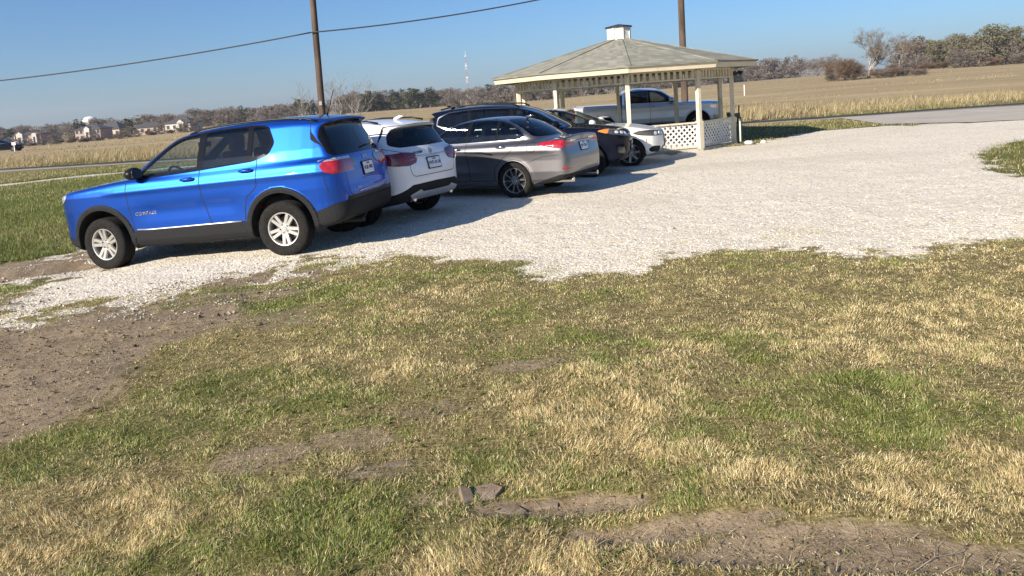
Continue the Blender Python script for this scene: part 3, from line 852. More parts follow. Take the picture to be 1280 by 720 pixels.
# ================= white crossover hatch
def gla_def():
    d = dict(key='white_suv', hw=.90, xm=1.0, screen_curve=.10, roof_crown=.045, hood_crown=.05, kl=.08, kg=.10, kb=.05)
    d['side_l'] = [(-.80, .34), (-.5, .28), (.3, .23), (2.3, .23), (3.1, .25), (3.42, .34), (3.54, .52), (3.55, .74), (3.46, .92), (3.2, 1.02), (2.8, 1.08), (2.3, 1.13), (1.5, 1.13), (0, 1.16), (-.66, 1.15), (-.80, 1.08), (-.86, .92), (-.90, .78), (-.915, .55)]
    d['side_g'] = [(2.75, .85), (2.25, 1.10), (1.55, 1.47), (1.25, 1.55), (.8, 1.58), (.3, 1.58), (-.2, 1.555), (-.58, 1.50), (-.66, 1.475), (-.60, 1.45), (-.54, 1.43), (-.78, 1.12), (-.82, .95), (1, .85)]
    d['plan_l'] = [(-.93, 0), (-.90, .45), (-.82, .72), (-.62, .86), (-.2, .895), (.6, .90), (2.2, .90), (2.9, .88), (3.2, .82), (3.42, .62), (3.53, .35), (3.56, 0)]
    d['plan_g'] = [(-1.0, 0), (-1.0, .52), (-.78, .70), (-.3, .82), (.6, .86), (1.6, .85), (2.2, .78), (2.7, .68), (2.8, 0)]
    d['ins_l'] = ([.2, .34, .5, .7, .9, 1.0, 1.1, 1.2], [.09, .03, .012, .012, .0, .008, .035, .09]); d['ins_g'] = ([1.0, 1.1, 1.25, 1.5, 1.6], [.0, .02, .075, .22, .28])
    d['creases'] = [(-.01, .90, .05, -.7, 2.4)]
    d['arches'] = [(0, .36, .40), (2.70, .36, .40)]; d['flare'] = (.045, .012)
    rf = lambda xa: (lambda V: np.maximum(np.sqrt((V[:, 0] - xa) ** 2 + (V[:, 2] - .36) ** 2) - .443, .55 - np.abs(V[:, 1])))
    clad = fu(rf(0), rf(2.70), fs([(-.3, .2), (2.9, .2), (2.9, .36), (2.3, .40), (.4, .40), (-.3, .42)]),
              fe([(0, .2), (1, .2), (1, .40), (.80, .46), (.55, .58), (0, .60)], -.35, True),
              fs([(3.1, .2), (3.7, .2), (3.7, .42), (3.1, .40)], 0, 0))
    fg = [(2.02, 1.09), (1.55, 1.39), (1.3, 1.455), (1.08, 1.48), (1.10, 1.12)]; rg = [(1.0, 1.12), (.99, 1.485), (.5, 1.485), (.1, 1.44), (-.12, 1.34), (.0, 1.20), (.3, 1.15)]
    dlo = [(2.1, 1.065), (1.57, 1.41), (1.3, 1.48), (.8, 1.51), (.4, 1.51), (.05, 1.46), (-.2, 1.34), (-.05, 1.17), (.3, 1.125), (1.1, 1.095)]
    fdoor = [(2.1, .42), (2.15, 1.06), (1.58, 1.42), (1.05, 1.5), (1.05, 1.0), (.98, .42)]; rdoor = [(.98, .42), (1.05, 1.0), (1.05, 1.5), (.4, 1.52), (-.15, 1.4), (.05, 1.0), (.40, .70), (.46, .42)]
    rwin = [(0, 1.135), (.58, 1.14), (.70, 1.185), (.62, 1.34), (.52, 1.425), (0, 1.452)]
    gate = [(0, .70), (.50, .70), (.56, .76), (.57, 1.05), (.74, 1.12), (.75, 1.2), (.58, 1.46), (0, 1.49)]
    tail = [(.92, 1.05), (.62, 1.07), (.40, 1.045), (.38, .97), (.42, .90), (.60, .865), (.80, .885), (.92, .93)]
    d['cuts'] = [('clad', clad, ('body',)), ('skid', fe([(0, .36), (.45, .36), (.52, .33), (.62, .44), (.40, .50), (.34, .465), (0, .46)], -.4, True), ('clad',)),
                 ('taillight', fe(tail, -.50, True, 1), ('body',)),
                 ('headlight', fs([(3.0, .96), (3.3, .94), (3.6, .86), (3.6, .74), (3.3, .80)], 1, .5), ('body',)), ('grille', fe([(0, .62), (.48, .64), (.42, .86), (0, .88)], 3.2, False), ('body',)),
                 ('front_window', fs(fg, 1), ('body',)), ('rear_window', fs(rg, 1), ('body',)), ('trim', fs(dlo, 1), ('body',)),
                 ('hatch_glass', fe(rwin, -.40, True, 1), ('body',)),
                 ('windscreen', fe([(0, 1.1), (.66, 1.11), (.55, 1.44), (0, 1.50)], 1.25, False, 1), ('body',)),
                 ('seam', ring(fs(fdoor, 1), .005), ('body',)), ('seam', ring(fs(rdoor, 1), .005), ('body',)), ('seam', ring(fe(gate, -.4, True, 1), .005), ('body',)),
                 
                 ('front_door', fs(fdoor, 1), ('body',)), ('rear_door', fs(rdoor, 1), ('body',)), ('tailgate', fe(gate, -.4, True, 1), ('body',))]
    d['parts'] = [('body', ['body', 'seam'], ['white', 'seam'], False, 0, None), ('front_door', ['front_door'], 'white', True, 0, None), ('rear_door', ['rear_door'], 'white', True, 0, None), ('tailgate', ['tailgate'], 'white', False, 0, None),
                  ('cladding', ['clad'], 'clad', False, .003, None), ('skid_plate', ['skid'], 'skid', False, .02, None), ('window_trim', ['trim'], 'gloss_black', True, 0, None), ('window', ['front_window'], 'g_clear', True, 0, None), ('window', ['rear_window'], 'g_dark', True, 0, None),
                  ('rear_window', ['hatch_glass'], 'g_dark', False, 0, None), ('windscreen', ['windscreen'], 'g_clear', False, 0, None), ('taillight', ['taillight'], 'darkred', True, .010, None), ('headlight', ['headlight'], 'lampclear', True, 0, None), ('grille', ['grille'], 'black', False, 0, None)]
    d['glass_tags'] = ['front_window', 'rear_window', 'hatch_glass', 'windscreen', 'well']
    d['floor'] = .40; d['cabin'] = (-.55, 2.25); d['dash_z'] = 1.04; d['seats'] = [(1.15, .37), (1.15, -.37), (.2, .38), (.2, -.38)]; d['seat_k'] = 1.0; d['steer_pos'] = (1.7, .37)
    d['wheel'] = dict(r=.35, w=.235, rr=.235, style='five', wb=2.70, track=.89)
    return d

def build_gla(root):
    d = gla_def(); B, O = build_car(root, d, M, .024)
    g = O[('tailgate', 0)]
    for sg in (1, -1):
        add_handle(O[('front_door', sg)], B, 1.22, .96, sg, M['white']); add_handle(O[('rear_door', sg)], B, .32, .99, sg, M['white']); add_mirror(root, B, 1.92, 1.12, sg, M['white'])
        strip(root, 'roof_rail', 'black', [(x, sg * .57, z) for x, z in ((1.3, 1.50), (1.1, 1.55), (.5, 1.585), (-.1, 1.565), (-.32, 1.525))], .014)
        b = MB(); pts = [(B.xsurf(sg * y, .955) - .013, sg * y, .955) for y in (.44, .55, .66, .76)]
        b.tube(pts, .009, 6); b.build('lamp_blade', M['red'], O[('taillight', sg)], smooth=True)
        b = MB(); b.tube([(-.55, sg * .48, .36), (B.xsurf(sg * .48, .38) - .012, sg * .48, .365)], .04, 14); b.build('tailpipe', M['chrome'], root, smooth=40)
    add_plate(g, B, .865, True, 'TEXAS', 'HVD 0118')
    strip(g, 'chrome_strip', 'chrome', [(B.xsurf(y, .985) - .004, y, .985 + .01 * abs(y)) for y in np.linspace(-.42, .42, 11)], .012)
    add_badge(g, B, 0, .30, 1.045, 'GLA250', .055, M['ink'], 'rear', 1.15, 'lettering'); emblem(g, B, 0, 1.05, True, .048, 'chrome', 'star')
    strip(g, 'rear_wiper', 'black', [(B.xsurf(.0, 1.16) - .015, 0, 1.155), (B.xsurf(-.2, 1.18) - .015, -.2, 1.18), (B.xsurf(-.38, 1.19) - .015, -.38, 1.19)], .011)
    strip(root, 'antenna', 'white', [(-.20, 0, 1.56), (-.3, 0, 1.60), (-.36, 0, 1.60)], [.03, .022, .008])
    b = MB(); b.box((1.3, 0, .25), (2.2, 1.3, .08)); b.build('underbody', M['under'], root)
    return B

# ================= grey sedan
def sedan_def(key, col, L0, L1, wb, hw, win='g_mid'):
    d = dict(key=key, hw=hw, xm=1.0, screen_curve=.12, roof_crown=.05, hood_crown=.06, kl=.09, kg=.10, kb=.05)
    f = wb - 2.82
    d['side_l'] = [(L0 + .10, .33), (-.6, .25), (.2, .21), (2.3, .21), (3.0 + f, .22), (L1 - .14, .30), (L1 - .02, .45), (L1, .62), (L1 - .05, .78), (L1 - .18, .87), (L1 - .5, .945), (2.9 + f, 1.0), (2.35 + f, 1.05), (1.5, 1.06), (0, 1.09), (-.5, 1.10), (L0 + .25, 1.115), (L0 + .12, 1.135), (L0 + .065, 1.125), (L0 + .10, 1.04), (L0 + .06, .88), (L0 + .0, .74), (L0, .55)]
    d['side_g'] = [(2.9 + f, .85), (2.38 + f, 1.03), (1.72, 1.36), (1.40, 1.48), (1.1, 1.525), (.7, 1.54), (.3, 1.52), (-.1, 1.40), (-.62, 1.10), (-.75, .9), (1, .85)]
    d['plan_l'] = [(L0 - .01, 0), (L0 + .01, .55), (L0 + .05, .80), (L0 + .15, hw - .045), (L0 + .45, hw - .010), (-.2, hw), (2.2, hw), (2.9 + f, hw - .02), (3.3 + f, hw - .08), (L1 - .18, .66), (L1 - .05, .40), (L1 + .01, 0)]
    d['plan_g'] = [(-1.0, 0), (-1.0, .50), (-.6, .68), (-.1, .78), (.6, .83), (1.6, .83), (2.2, .78), (2.7, .68), (3.0, 0)]
    d['ins_l'] = ([.2, .34, .5, .7, .88, .98, 1.06, 1.13], [.08, .03, .01, .012, .0, .012, .05, .10]); d['ins_g'] = ([.95, 1.05, 1.2, 1.42, 1.55], [.0, .012, .06, .20, .28])
    d['creases'] = [(-.012, .90, .05, -.9, 3.0), (.008, .62, .10, .5, 2.3)]
    d['arches'] = [(0, .34, .375), (wb, .34, .375)]; d['lip'] = .006
    fg = [(2.16 + f, 1.055), (1.62, 1.335), (1.35, 1.425), (1.06, 1.465), (1.08, 1.075)]; rg = [(1.0, 1.078), (.98, 1.47), (.62, 1.475), (.42, 1.46), (.42, 1.095)]
    qg = [(.37, 1.097), (.37, 1.452), (.15, 1.39), (-.06, 1.27), (-.16, 1.165), (-.08, 1.11)]
    dlo = [(2.25 + f, 1.035), (1.64, 1.355), (1.36, 1.45), (1.0, 1.495), (.62, 1.503), (.36, 1.48), (.12, 1.41), (-.10, 1.285), (-.225, 1.155), (-.10, 1.085), (.4, 1.07), (1.1, 1.05)]
    fdoor = [(2.12, .33), (2.2, .6), (2.22 + f, 1.03), (1.65, 1.365), (1.05, 1.50), (1.04, 1.0), (.98, .6), (.97, .33)]; rdoor = [(.97, .33), (.98, .6), (1.04, 1.0), (1.05, 1.50), (.5, 1.50), (.0, 1.38), (-.20, 1.12), (-.12, 1.0), (.22, .76), (.40, .58), (.42, .33)]
    rwin = [(0, 1.13), (.56, 1.13), (.66, 1.15), (.60, 1.30), (.52, 1.44), (.45, 1.475), (0, 1.50)]
    d['fuel'] = rrect((-.40, .955), (.17, .17), .03)
    d['cuts'] = [
        ('front_window', fs(fg, 1), ('body',)), ('rear_window', fs(rg, 1), ('body',)), ('quarter_window', fs(qg, 1), ('body',)), ('chrome', fs(dlo, 1), ('body',)), ('trim', lambda V: fs(dlo, 1)(V) + .020, ('chrome',)),
        ('back_glass', fi(fe(rwin, .55, True, 1), lambda V: 1.125 - V[:, 2]), ('body',)), ('windscreen', fe([(0, 1.04), (.66, 1.06), (.58, 1.40), (.5, 1.45), (0, 1.48)], 1.3, False, 1), ('body',)),
        ('seam', ring(fs(fdoor, 1), .005), ('body',)), ('seam', ring(fs(rdoor, 1), .005), ('body',)),
        ('front_door', fs(fdoor, 1), ('body',)), ('rear_door', fs(rdoor, 1), ('body',))]
    d['parts'] = [('body', ['body', 'seam'], [col, 'seam'], False, 0, None), ('front_door', ['front_door'], col, True, 0, None), ('rear_door', ['rear_door'], col, True, 0, None),
                  ('window_trim', ['trim'], 'gloss_black', True, 0, None), ('chrome_surround', ['chrome'], 'chrome', True, .002, None), ('window', ['front_window'], win, True, 0, None), ('window', ['rear_window'], win, True, 0, None), ('window', ['quarter_window'], win, True, 0, None),
                  ('rear_window', ['back_glass'], 'g_dark', False, 0, None), ('windscreen', ['windscreen'], 'g_clear', False, 0, None), ('taillight', ['taillight', 'taillens'], ['red', 'lampclear'], True, .005, None), ('headlight', ['headlight'], 'lampdark', True, .002, None),
                  ('grille', ['grille'], 'black', False, 0, None), ('lower_trim', ['low'], 'clad', False, .001, None), ('reflector', ['reflector'], 'red', True, .003, None)]
    d['glass_tags'] = ['front_window', 'rear_window', 'quarter_window', 'back_glass', 'windscreen', 'well']
    d['floor'] = .34; d['cabin'] = (-.4, 2.4); d['dash_z'] = .98; d['seats'] = [(1.2, .38), (1.2, -.38), (.25, .38), (.25, -.38)]; d['seat_k'] = .95; d['steer_pos'] = (1.75, .38)
    return d

def build_es(root):
    d = sedan_def('grey_sedan', 'grey', -1.14, 3.78, 2.82, .91)
    pre = [('taillight', fi(fu(fs([(-.50, 1.005), (-.70, 1.05), (-.90, 1.06), (-1.3, 1.04), (-1.3, .925), (-.95, .92), (-.75, .945)], 1, .30)), lambda V: V[:, 0] + .45), ('body',)),
           ('taillens', fe([(.30, 1.06), (.55, 1.06), (.58, 1.01), (.30, 1.0)], -.9), ('taillight',)),
           ('headlight', fs([(3.1, .90), (3.4, .88), (3.8, .78), (3.8, .70), (3.4, .76)], 1, .45), ('body',)), ('grille', fe([(0, .36), (.42, .36), (.30, .60), (.40, .84), (0, .86)], 3.4, False), ('body',)),
           ('low', fs([(-1.3, .2), (-.35, .2), (-.40, .26), (-.70, .36), (-.95, .43), (-1.3, .44)], 0, 0), ('body',)), ('reflector', convex([(.62, .505), (.84, .525), (.84, .565), (.62, .54)], 'e', -.7), ('body',)),
           ('seam', ring(fs(d['fuel']), .004), ('body',)), ('seam', ring(ft([(-.62, 0), (-.62, .62), (-.98, .72), (-1.3, .72), (-1.3, 0)], 1.0), .005), ('body',)),
           ('seam', convex([(-.62, .77), (-.3, .66), (-.297, .667), (-.617, .778)], 's', .5), ('body',)), ('seam', convex([(-.62, .77), (-.62, .778), (-.95, .80), (-.95, .792)], 's', .5), ('body',))]
    d['cuts'] = pre + d['cuts']
    d['wheel'] = dict(r=.345, w=.225, rr=.245, style='many', wb=2.82, track=.90)
    B, O = build_car(root, d, M, .024)
    for sg in (1, -1):
        add_handle(O[('front_door', sg)], B, 1.24, .955, sg, M['chrome']); add_handle(O[('rear_door', sg)], B, .24, .975, sg, M['chrome'], .21)
        add_mirror(root, B, 1.98, 1.09, sg, M['grey'])
        b = MB(); b.tube([(-.6, sg * .58, .30), (-1.10, sg * .58, .31)], .045, 14); b.build('tailpipe', M['chrome'], root, smooth=40)
    add_plate(root, B, .90, True, 'TEXAS', 'JRP 7204')
    strip(root, 'chrome_strip', 'chrome', [(B.xsurf(y, 1.0) - .004, y, 1.0) for y in np.linspace(-.36, .36, 9)], .014)
    emblem(root, B, 0, 1.075, True, .045, 'chrome', 'ell')
    strip(root, 'antenna', 'grey', [(.10, 0, 1.49), (.0, 0, 1.515), (-.05, 0, 1.52)], [.035, .024, .008])
    b = MB(); b.box((1.3, 0, .23), (2.4, 1.3, .08)); b.build('underbody', M['under'], root)
    return B

# ================= pearl-white sedan seen from the front
def build_bmw(root):
    d = sedan_def('white_sedan', 'pearl', -1.10, 3.80, 2.97, .93)
    pre = [('headlight', fs([(3.02, .80), (3.20, .862), (3.5, .862), (3.8, .80), (3.8, .70), (3.5, .715), (3.2, .745)], 1, .42), ('body',)),
           ('grille', fe([(.03, .60), (.30, .60), (.34, .70), (.30, .82), (.05, .83)], 3.5, False, 1), ('body',)),
           ('low', fe([(.50, .30), (.80, .33), (.82, .42), (.76, .47), (.52, .45)], 3.3, False, 1), ('body',)), ('low', fe([(0, .28), (.42, .28), (.40, .44), (0, .44)], 3.3, False), ('body',)),
           ('reflector', convex([(3.36, .56), (3.39, .56), (3.375, .66), (3.35, .66)], 's', .5), ('body',)),
           ('taillight', fs([(-.6, .98), (-1.3, 1.0), (-1.3, .86), (-.8, .86)], 1, .45), ('body',)),
           ('seam', ring(ft([(3.9, 0), (3.9, .58), (3.4, .66), (2.6, .78), (2.5, 0)], .80), .004), ('body',)),
           ('low', fs([(-1.3, .2), (-.5, .2), (-.95, .36), (-1.3, .38)], 0, 0), ('body',))]
    d['cuts'] = pre + d['cuts']
    for i, p in enumerate(d['parts']):
        if p[0] == 'reflector': d['parts'][i] = ('side_marker', ['reflector'], 'amber', True, .002, None)
    d['wheel'] = dict(r=.34, w=.245, rr=.24, style='seven', wb=2.97, track=.915)
    B, O = build_car(root, d, M, .026)
    for sg in (1, -1):
        add_handle(O[('front_door', sg)], B, 1.24, .95, sg, M['pearl']); add_handle(O[('rear_door', sg)], B, .26, .97, sg, M['pearl'], .21); add_mirror(root, B, 2.05, 1.08, sg, M['pearl'])
        for y in (.56, .70):
            x = B.xsurf(sg * y, .775, False); n = B.nrm((x, sg * y, .775)); b = MB()
            r_ = n.cross(Vector((0, 0, 1))).normalized(); u_ = r_.cross(n)
            b.lathe([(.001, .006), (.03, .008), (.044, .012), (.046, .004)], lambda a, c, q: tuple(Vector((x, sg * y, .775)) + r_ * a + u_ * c + n * q), 20)
            b.build('lamp_ring', M['ledglass'], O[('headlight', sg)], smooth=40)
    emblem(root, B, 0, .885, False, .04, 'chrome', 'disc')
    add_plate(root, B, .50, False, 'TEXAS', 'KTL 3356', frame=True)
    b = MB(); b.box((1.4, 0, .23), (2.6, 1.3, .08)); b.build('underbody', M['under'], root)
    return B

# ================= navy SUV seen from the front
def build_kia(root):
    wb = 2.78
    d = dict(key='navy_suv', hw=.94, xm=1.0, screen_curve=.08, roof_crown=.04, hood_crown=.06, kl=.09, kg=.10, kb=.05)
    d['side_l'] = [(-.9, .36), (-.6, .29), (.2, .25), (2.4, .25), (3.2, .26), (3.52, .32), (3.66, .48), (3.70, .70), (3.67, .88), (3.55, .99), (3.3, 1.06), (2.9, 1.12), (2.4, 1.17), (1.5, 1.17), (0, 1.2), (-.8, 1.2), (-.96, 1.1), (-1.02, .85), (-1.05, .6)]
    d['side_g'] = [(2.95, .9), (2.45, 1.14), (1.75, 1.50), (1.45, 1.62), (1.1, 1.70), (.6, 1.735), (0, 1.735), (-.55, 1.70), (-.88, 1.66), (-.95, 1.63), (-.80, 1.58), (-.96, 1.15), (-.96, .9), (1, .85)]
    d['plan_l'] = [(-1.06, 0), (-1.03, .5), (-.95, .78), (-.7, .91), (-.2, .94), (2.3, .94), (2.9, .92), (3.3, .85), (3.53, .65), (3.66, .38), (3.71, 0)]
    d['plan_g'] = [(-1.1, 0), (-1.1, .6), (-.9, .76), (-.3, .86), (.6, .89), (1.6, .88), (2.2, .82), (2.8, .72), (2.95, 0)]
    d['ins_l'] = ([.2, .36, .5, .7, .92, 1.02, 1.12, 1.2], [.08, .03, .012, .012, .0, .01, .04, .09]); d['ins_g'] = ([1.0, 1.12, 1.3, 1.6, 1.74], [.0, .015, .065, .20, .27])
    d['creases'] = [(-.01, .95, .05, -.9, 3.0)]
    d['arches'] = [(0, .375, .42), (wb, .375, .42)]; d['lip'] = .006
    fg = [(2.22, 1.155), (1.7, 1.46), (1.45, 1.555), (1.12, 1.615), (1.14, 1.19)]; rg = [(1.06, 1.19), (1.04, 1.62), (.5, 1.645), (.12, 1.64), (.12, 1.22)]; qg = [(.06, 1.222), (.06, 1.64), (-.4, 1.60), (-.62, 1.50), (-.66, 1.36), (-.4, 1.26)]
    dlo = [(2.32, 1.135), (1.72, 1.49), (1.46, 1.585), (1.1, 1.65), (.5, 1.675), (0, 1.67), (-.42, 1.635), (-.68, 1.525), (-.72, 1.34), (-.42, 1.235), (.1, 1.195), (1.1, 1.165)]
    fdoor = [(2.2, .42), (2.28, 1.13), (1.73, 1.5), (1.1, 1.66), (1.09, 1.1), (1.0, .42)]; rdoor = [(1.0, .42), (1.09, 1.1), (1.1, 1.66), (.09, 1.68), (.09, 1.1), (.30, .85), (.45, .65), (.48, .42)]
    rwin = [(0, 1.2), (.62, 1.21), (.66, 1.26), (.56, 1.54), (0, 1.58)]
    d['cuts'] = [
        ('clad', fu(fs([(-.3, .2), (2.9, .2), (2.9, .38), (2.4, .42), (.4, .42), (-.3, .44)]), fe([(0, .2), (.95, .2), (.95, .34), (0, .34)], 3.0, False), fs([(-1.2, .2), (-.4, .2), (-.4, .45), (-1.2, .55)], 0, 0)), ('body',)),
        ('headlight', fs([(2.98, 1.01), (3.2, 1.05), (3.45, 1.015), (3.8, .93), (3.8, .82), (3.5, .875), (3.2, .945)], 1, .40), ('body',)),
        ('turn', fs([(2.98, 1.01), (3.2, 1.05), (3.25, 1.04), (3.22, .94), (3.12, .965)], 1, .5), ('headlight',)),
        ('grille', fe([(0, .74), (.34, .75), (.40, .82), (.36, .90), (.12, .885), (0, .90)], 3.4, False, 1), ('body',)),
        ('grille', fe([(0, .40), (.40, .40), (.46, .50), (.40, .58), (0, .58)], 3.3, False, 1), ('body',)),
        ('fog', fe([(.52, .46), (.74, .50), (.74, .64), (.56, .62)], 3.2, False, 1), ('body',)),
        ('taillight', fs([(-.6, 1.1), (-1.2, 1.12), (-1.2, .95), (-.75, .97)], 1, .55), ('body',)),
        ('front_window', fs(fg, 1), ('body',)), ('rear_window', fs(rg, 1), ('body',)), ('quarter_window', fs(qg, 1), ('body',)), ('chrome', fs(dlo, 1), ('body',)), ('trim', lambda V: fs(dlo, 1)(V) + .022, ('chrome',)),
        ('hatch_glass', fe(rwin, -.6, True, 1), ('body',)), ('windscreen', fe([(0, 1.15), (.70, 1.17), (.72, 1.2), (.58, 1.60), (.5, 1.64), (0, 1.675)], 1.3, False, 1), ('body',)),
        ('seam', ring(fs(fdoor, 1), .005), ('body',)), ('seam', ring(fs(rdoor, 1), .005), ('body',)), ('seam', ring(ft([(3.8, 0), (3.8, .52), (3.5, .66), (3.1, .76), (2.55, .80), (2.45, 0)], .85), .004), ('body',)),
        ('front_door', fs(fdoor, 1), ('body',)), ('rear_door', fs(rdoor, 1), ('body',))]
    d['parts'] = [('body', ['body', 'seam'], ['navy', 'seam'], False, 0, None), ('front_door', ['front_door'], 'navy', True, 0, None), ('rear_door', ['rear_door'], 'navy', True, 0, None), ('cladding', ['clad'], 'clad', False, .002, None),
                  ('window_trim', ['trim'], 'gloss_black', True, 0, None), ('chrome_surround', ['chrome'], 'chrome', True, .003, None), ('window', ['front_window'], 'g_mid', True, 0, None), ('window', ['rear_window'], 'g_dark', True, 0, None), ('window', ['quarter_window'], 'g_dark', True, 0, None),
                  ('rear_window', ['hatch_glass'], 'g_dark', False, 0, None), ('windscreen', ['windscreen'], 'g_mid', False, 0, None), ('headlight', ['headlight', 'turn'], ['lampdark', 'amber'], True, .002, None),
                  ('grille', ['grille'], 'black', False, -.01, None), ('fog_light', ['fog'], 'lampdark', True, -.008, None), ('taillight', ['taillight'], 'red', True, .002, None)]
    d['glass_tags'] = ['front_window', 'rear_window', 'quarter_window', 'hatch_glass', 'windscreen', 'well']
    d['floor'] = .42; d['cabin'] = (-.7, 2.4); d['dash_z'] = 1.1; d['seats'] = [(1.25, .4), (1.25, -.4), (.3, .4), (.3, -.4), (-.5, .4), (-.5, -.4)]; d['seat_k'] = 1.08; d['steer_pos'] = (1.82, .4)
    d['wheel'] = dict(r=.37, w=.235, rr=.24, style='five', wb=wb, track=.925)
    B, O = build_car(root, d, M, .026)
    for sg in (1, -1):
        add_handle(O[('front_door', sg)], B, 1.26, 1.03, sg, M['chrome']); add_handle(O[('rear_door', sg)], B, .34, 1.06, sg, M['chrome']); add_mirror(root, B, 2.08, 1.18, sg, M['navy'])
        strip(root, 'roof_rail', 'black', [(x, sg * .60, z) for x, z in ((1.25, 1.655), (1.1, 1.72), (.4, 1.765), (-.3, 1.755), (-.6, 1.70))], .018)
        for y in (.50, .62, .73):
            zz = .925 + (y - .5) * .16; x = B.xsurf(sg * y, zz, False); n = B.nrm((x, sg * y, zz)); r_ = n.cross(Vector((0, 0, 1))).normalized(); u_ = r_.cross(n); b = MB()
            b.lathe([(.001, .010), (.034, .012), (.042, .006), (.046, 0)], lambda a, c, q: tuple(Vector((x, sg * y, zz)) + r_ * a * 1.2 + u_ * c * .8 + n * q), 20)
            b.build('lamp_lens', M['ledglass'], O[('headlight', sg)], smooth=40)
        x = B.xsurf(sg * .63, .555, False); n = B.nrm((x, sg * .63, .555)); r_ = n.cross(Vector((0, 0, 1))).normalized(); u_ = r_.cross(n); b = MB()
        b.lathe([(.001, .0), (.035, .004), (.045, -.004)], lambda a, c, q: tuple(Vector((x, sg * .63, .555)) + r_ * a + u_ * c + n * q), 20); b.build('lamp_lens', M['lampclear'], O[('fog_light', sg)], smooth=40)
    pts = [(B.xsurf(y, .745 + (0 if abs(y) < .3 else .02), False) + .004, y, .745 + (0 if abs(y) < .3 else .02)) for y in np.linspace(-.36, .36, 11)]
    strip(root, 'grille_chrome', 'chrome', pts, .012)
    pts = [(B.xsurf(y, .895, False) + .004, y, .895) for y in np.linspace(-.36, .36, 11)]; strip(root, 'grille_chrome', 'chrome', pts, .010)
    add_plate(root, B, .63, False, 'TEXAS', 'BXN 6620')
    strip(root, 'antenna', 'navy', [(-.45, 0, 1.70), (-.58, 0, 1.765), (-.64, 0, 1.77)], [.04, .026, .01])
    b = MB(); b.box((1.4, 0, .27), (2.6, 1.3, .08)); b.build('underbody', M['under'], root)
    return B

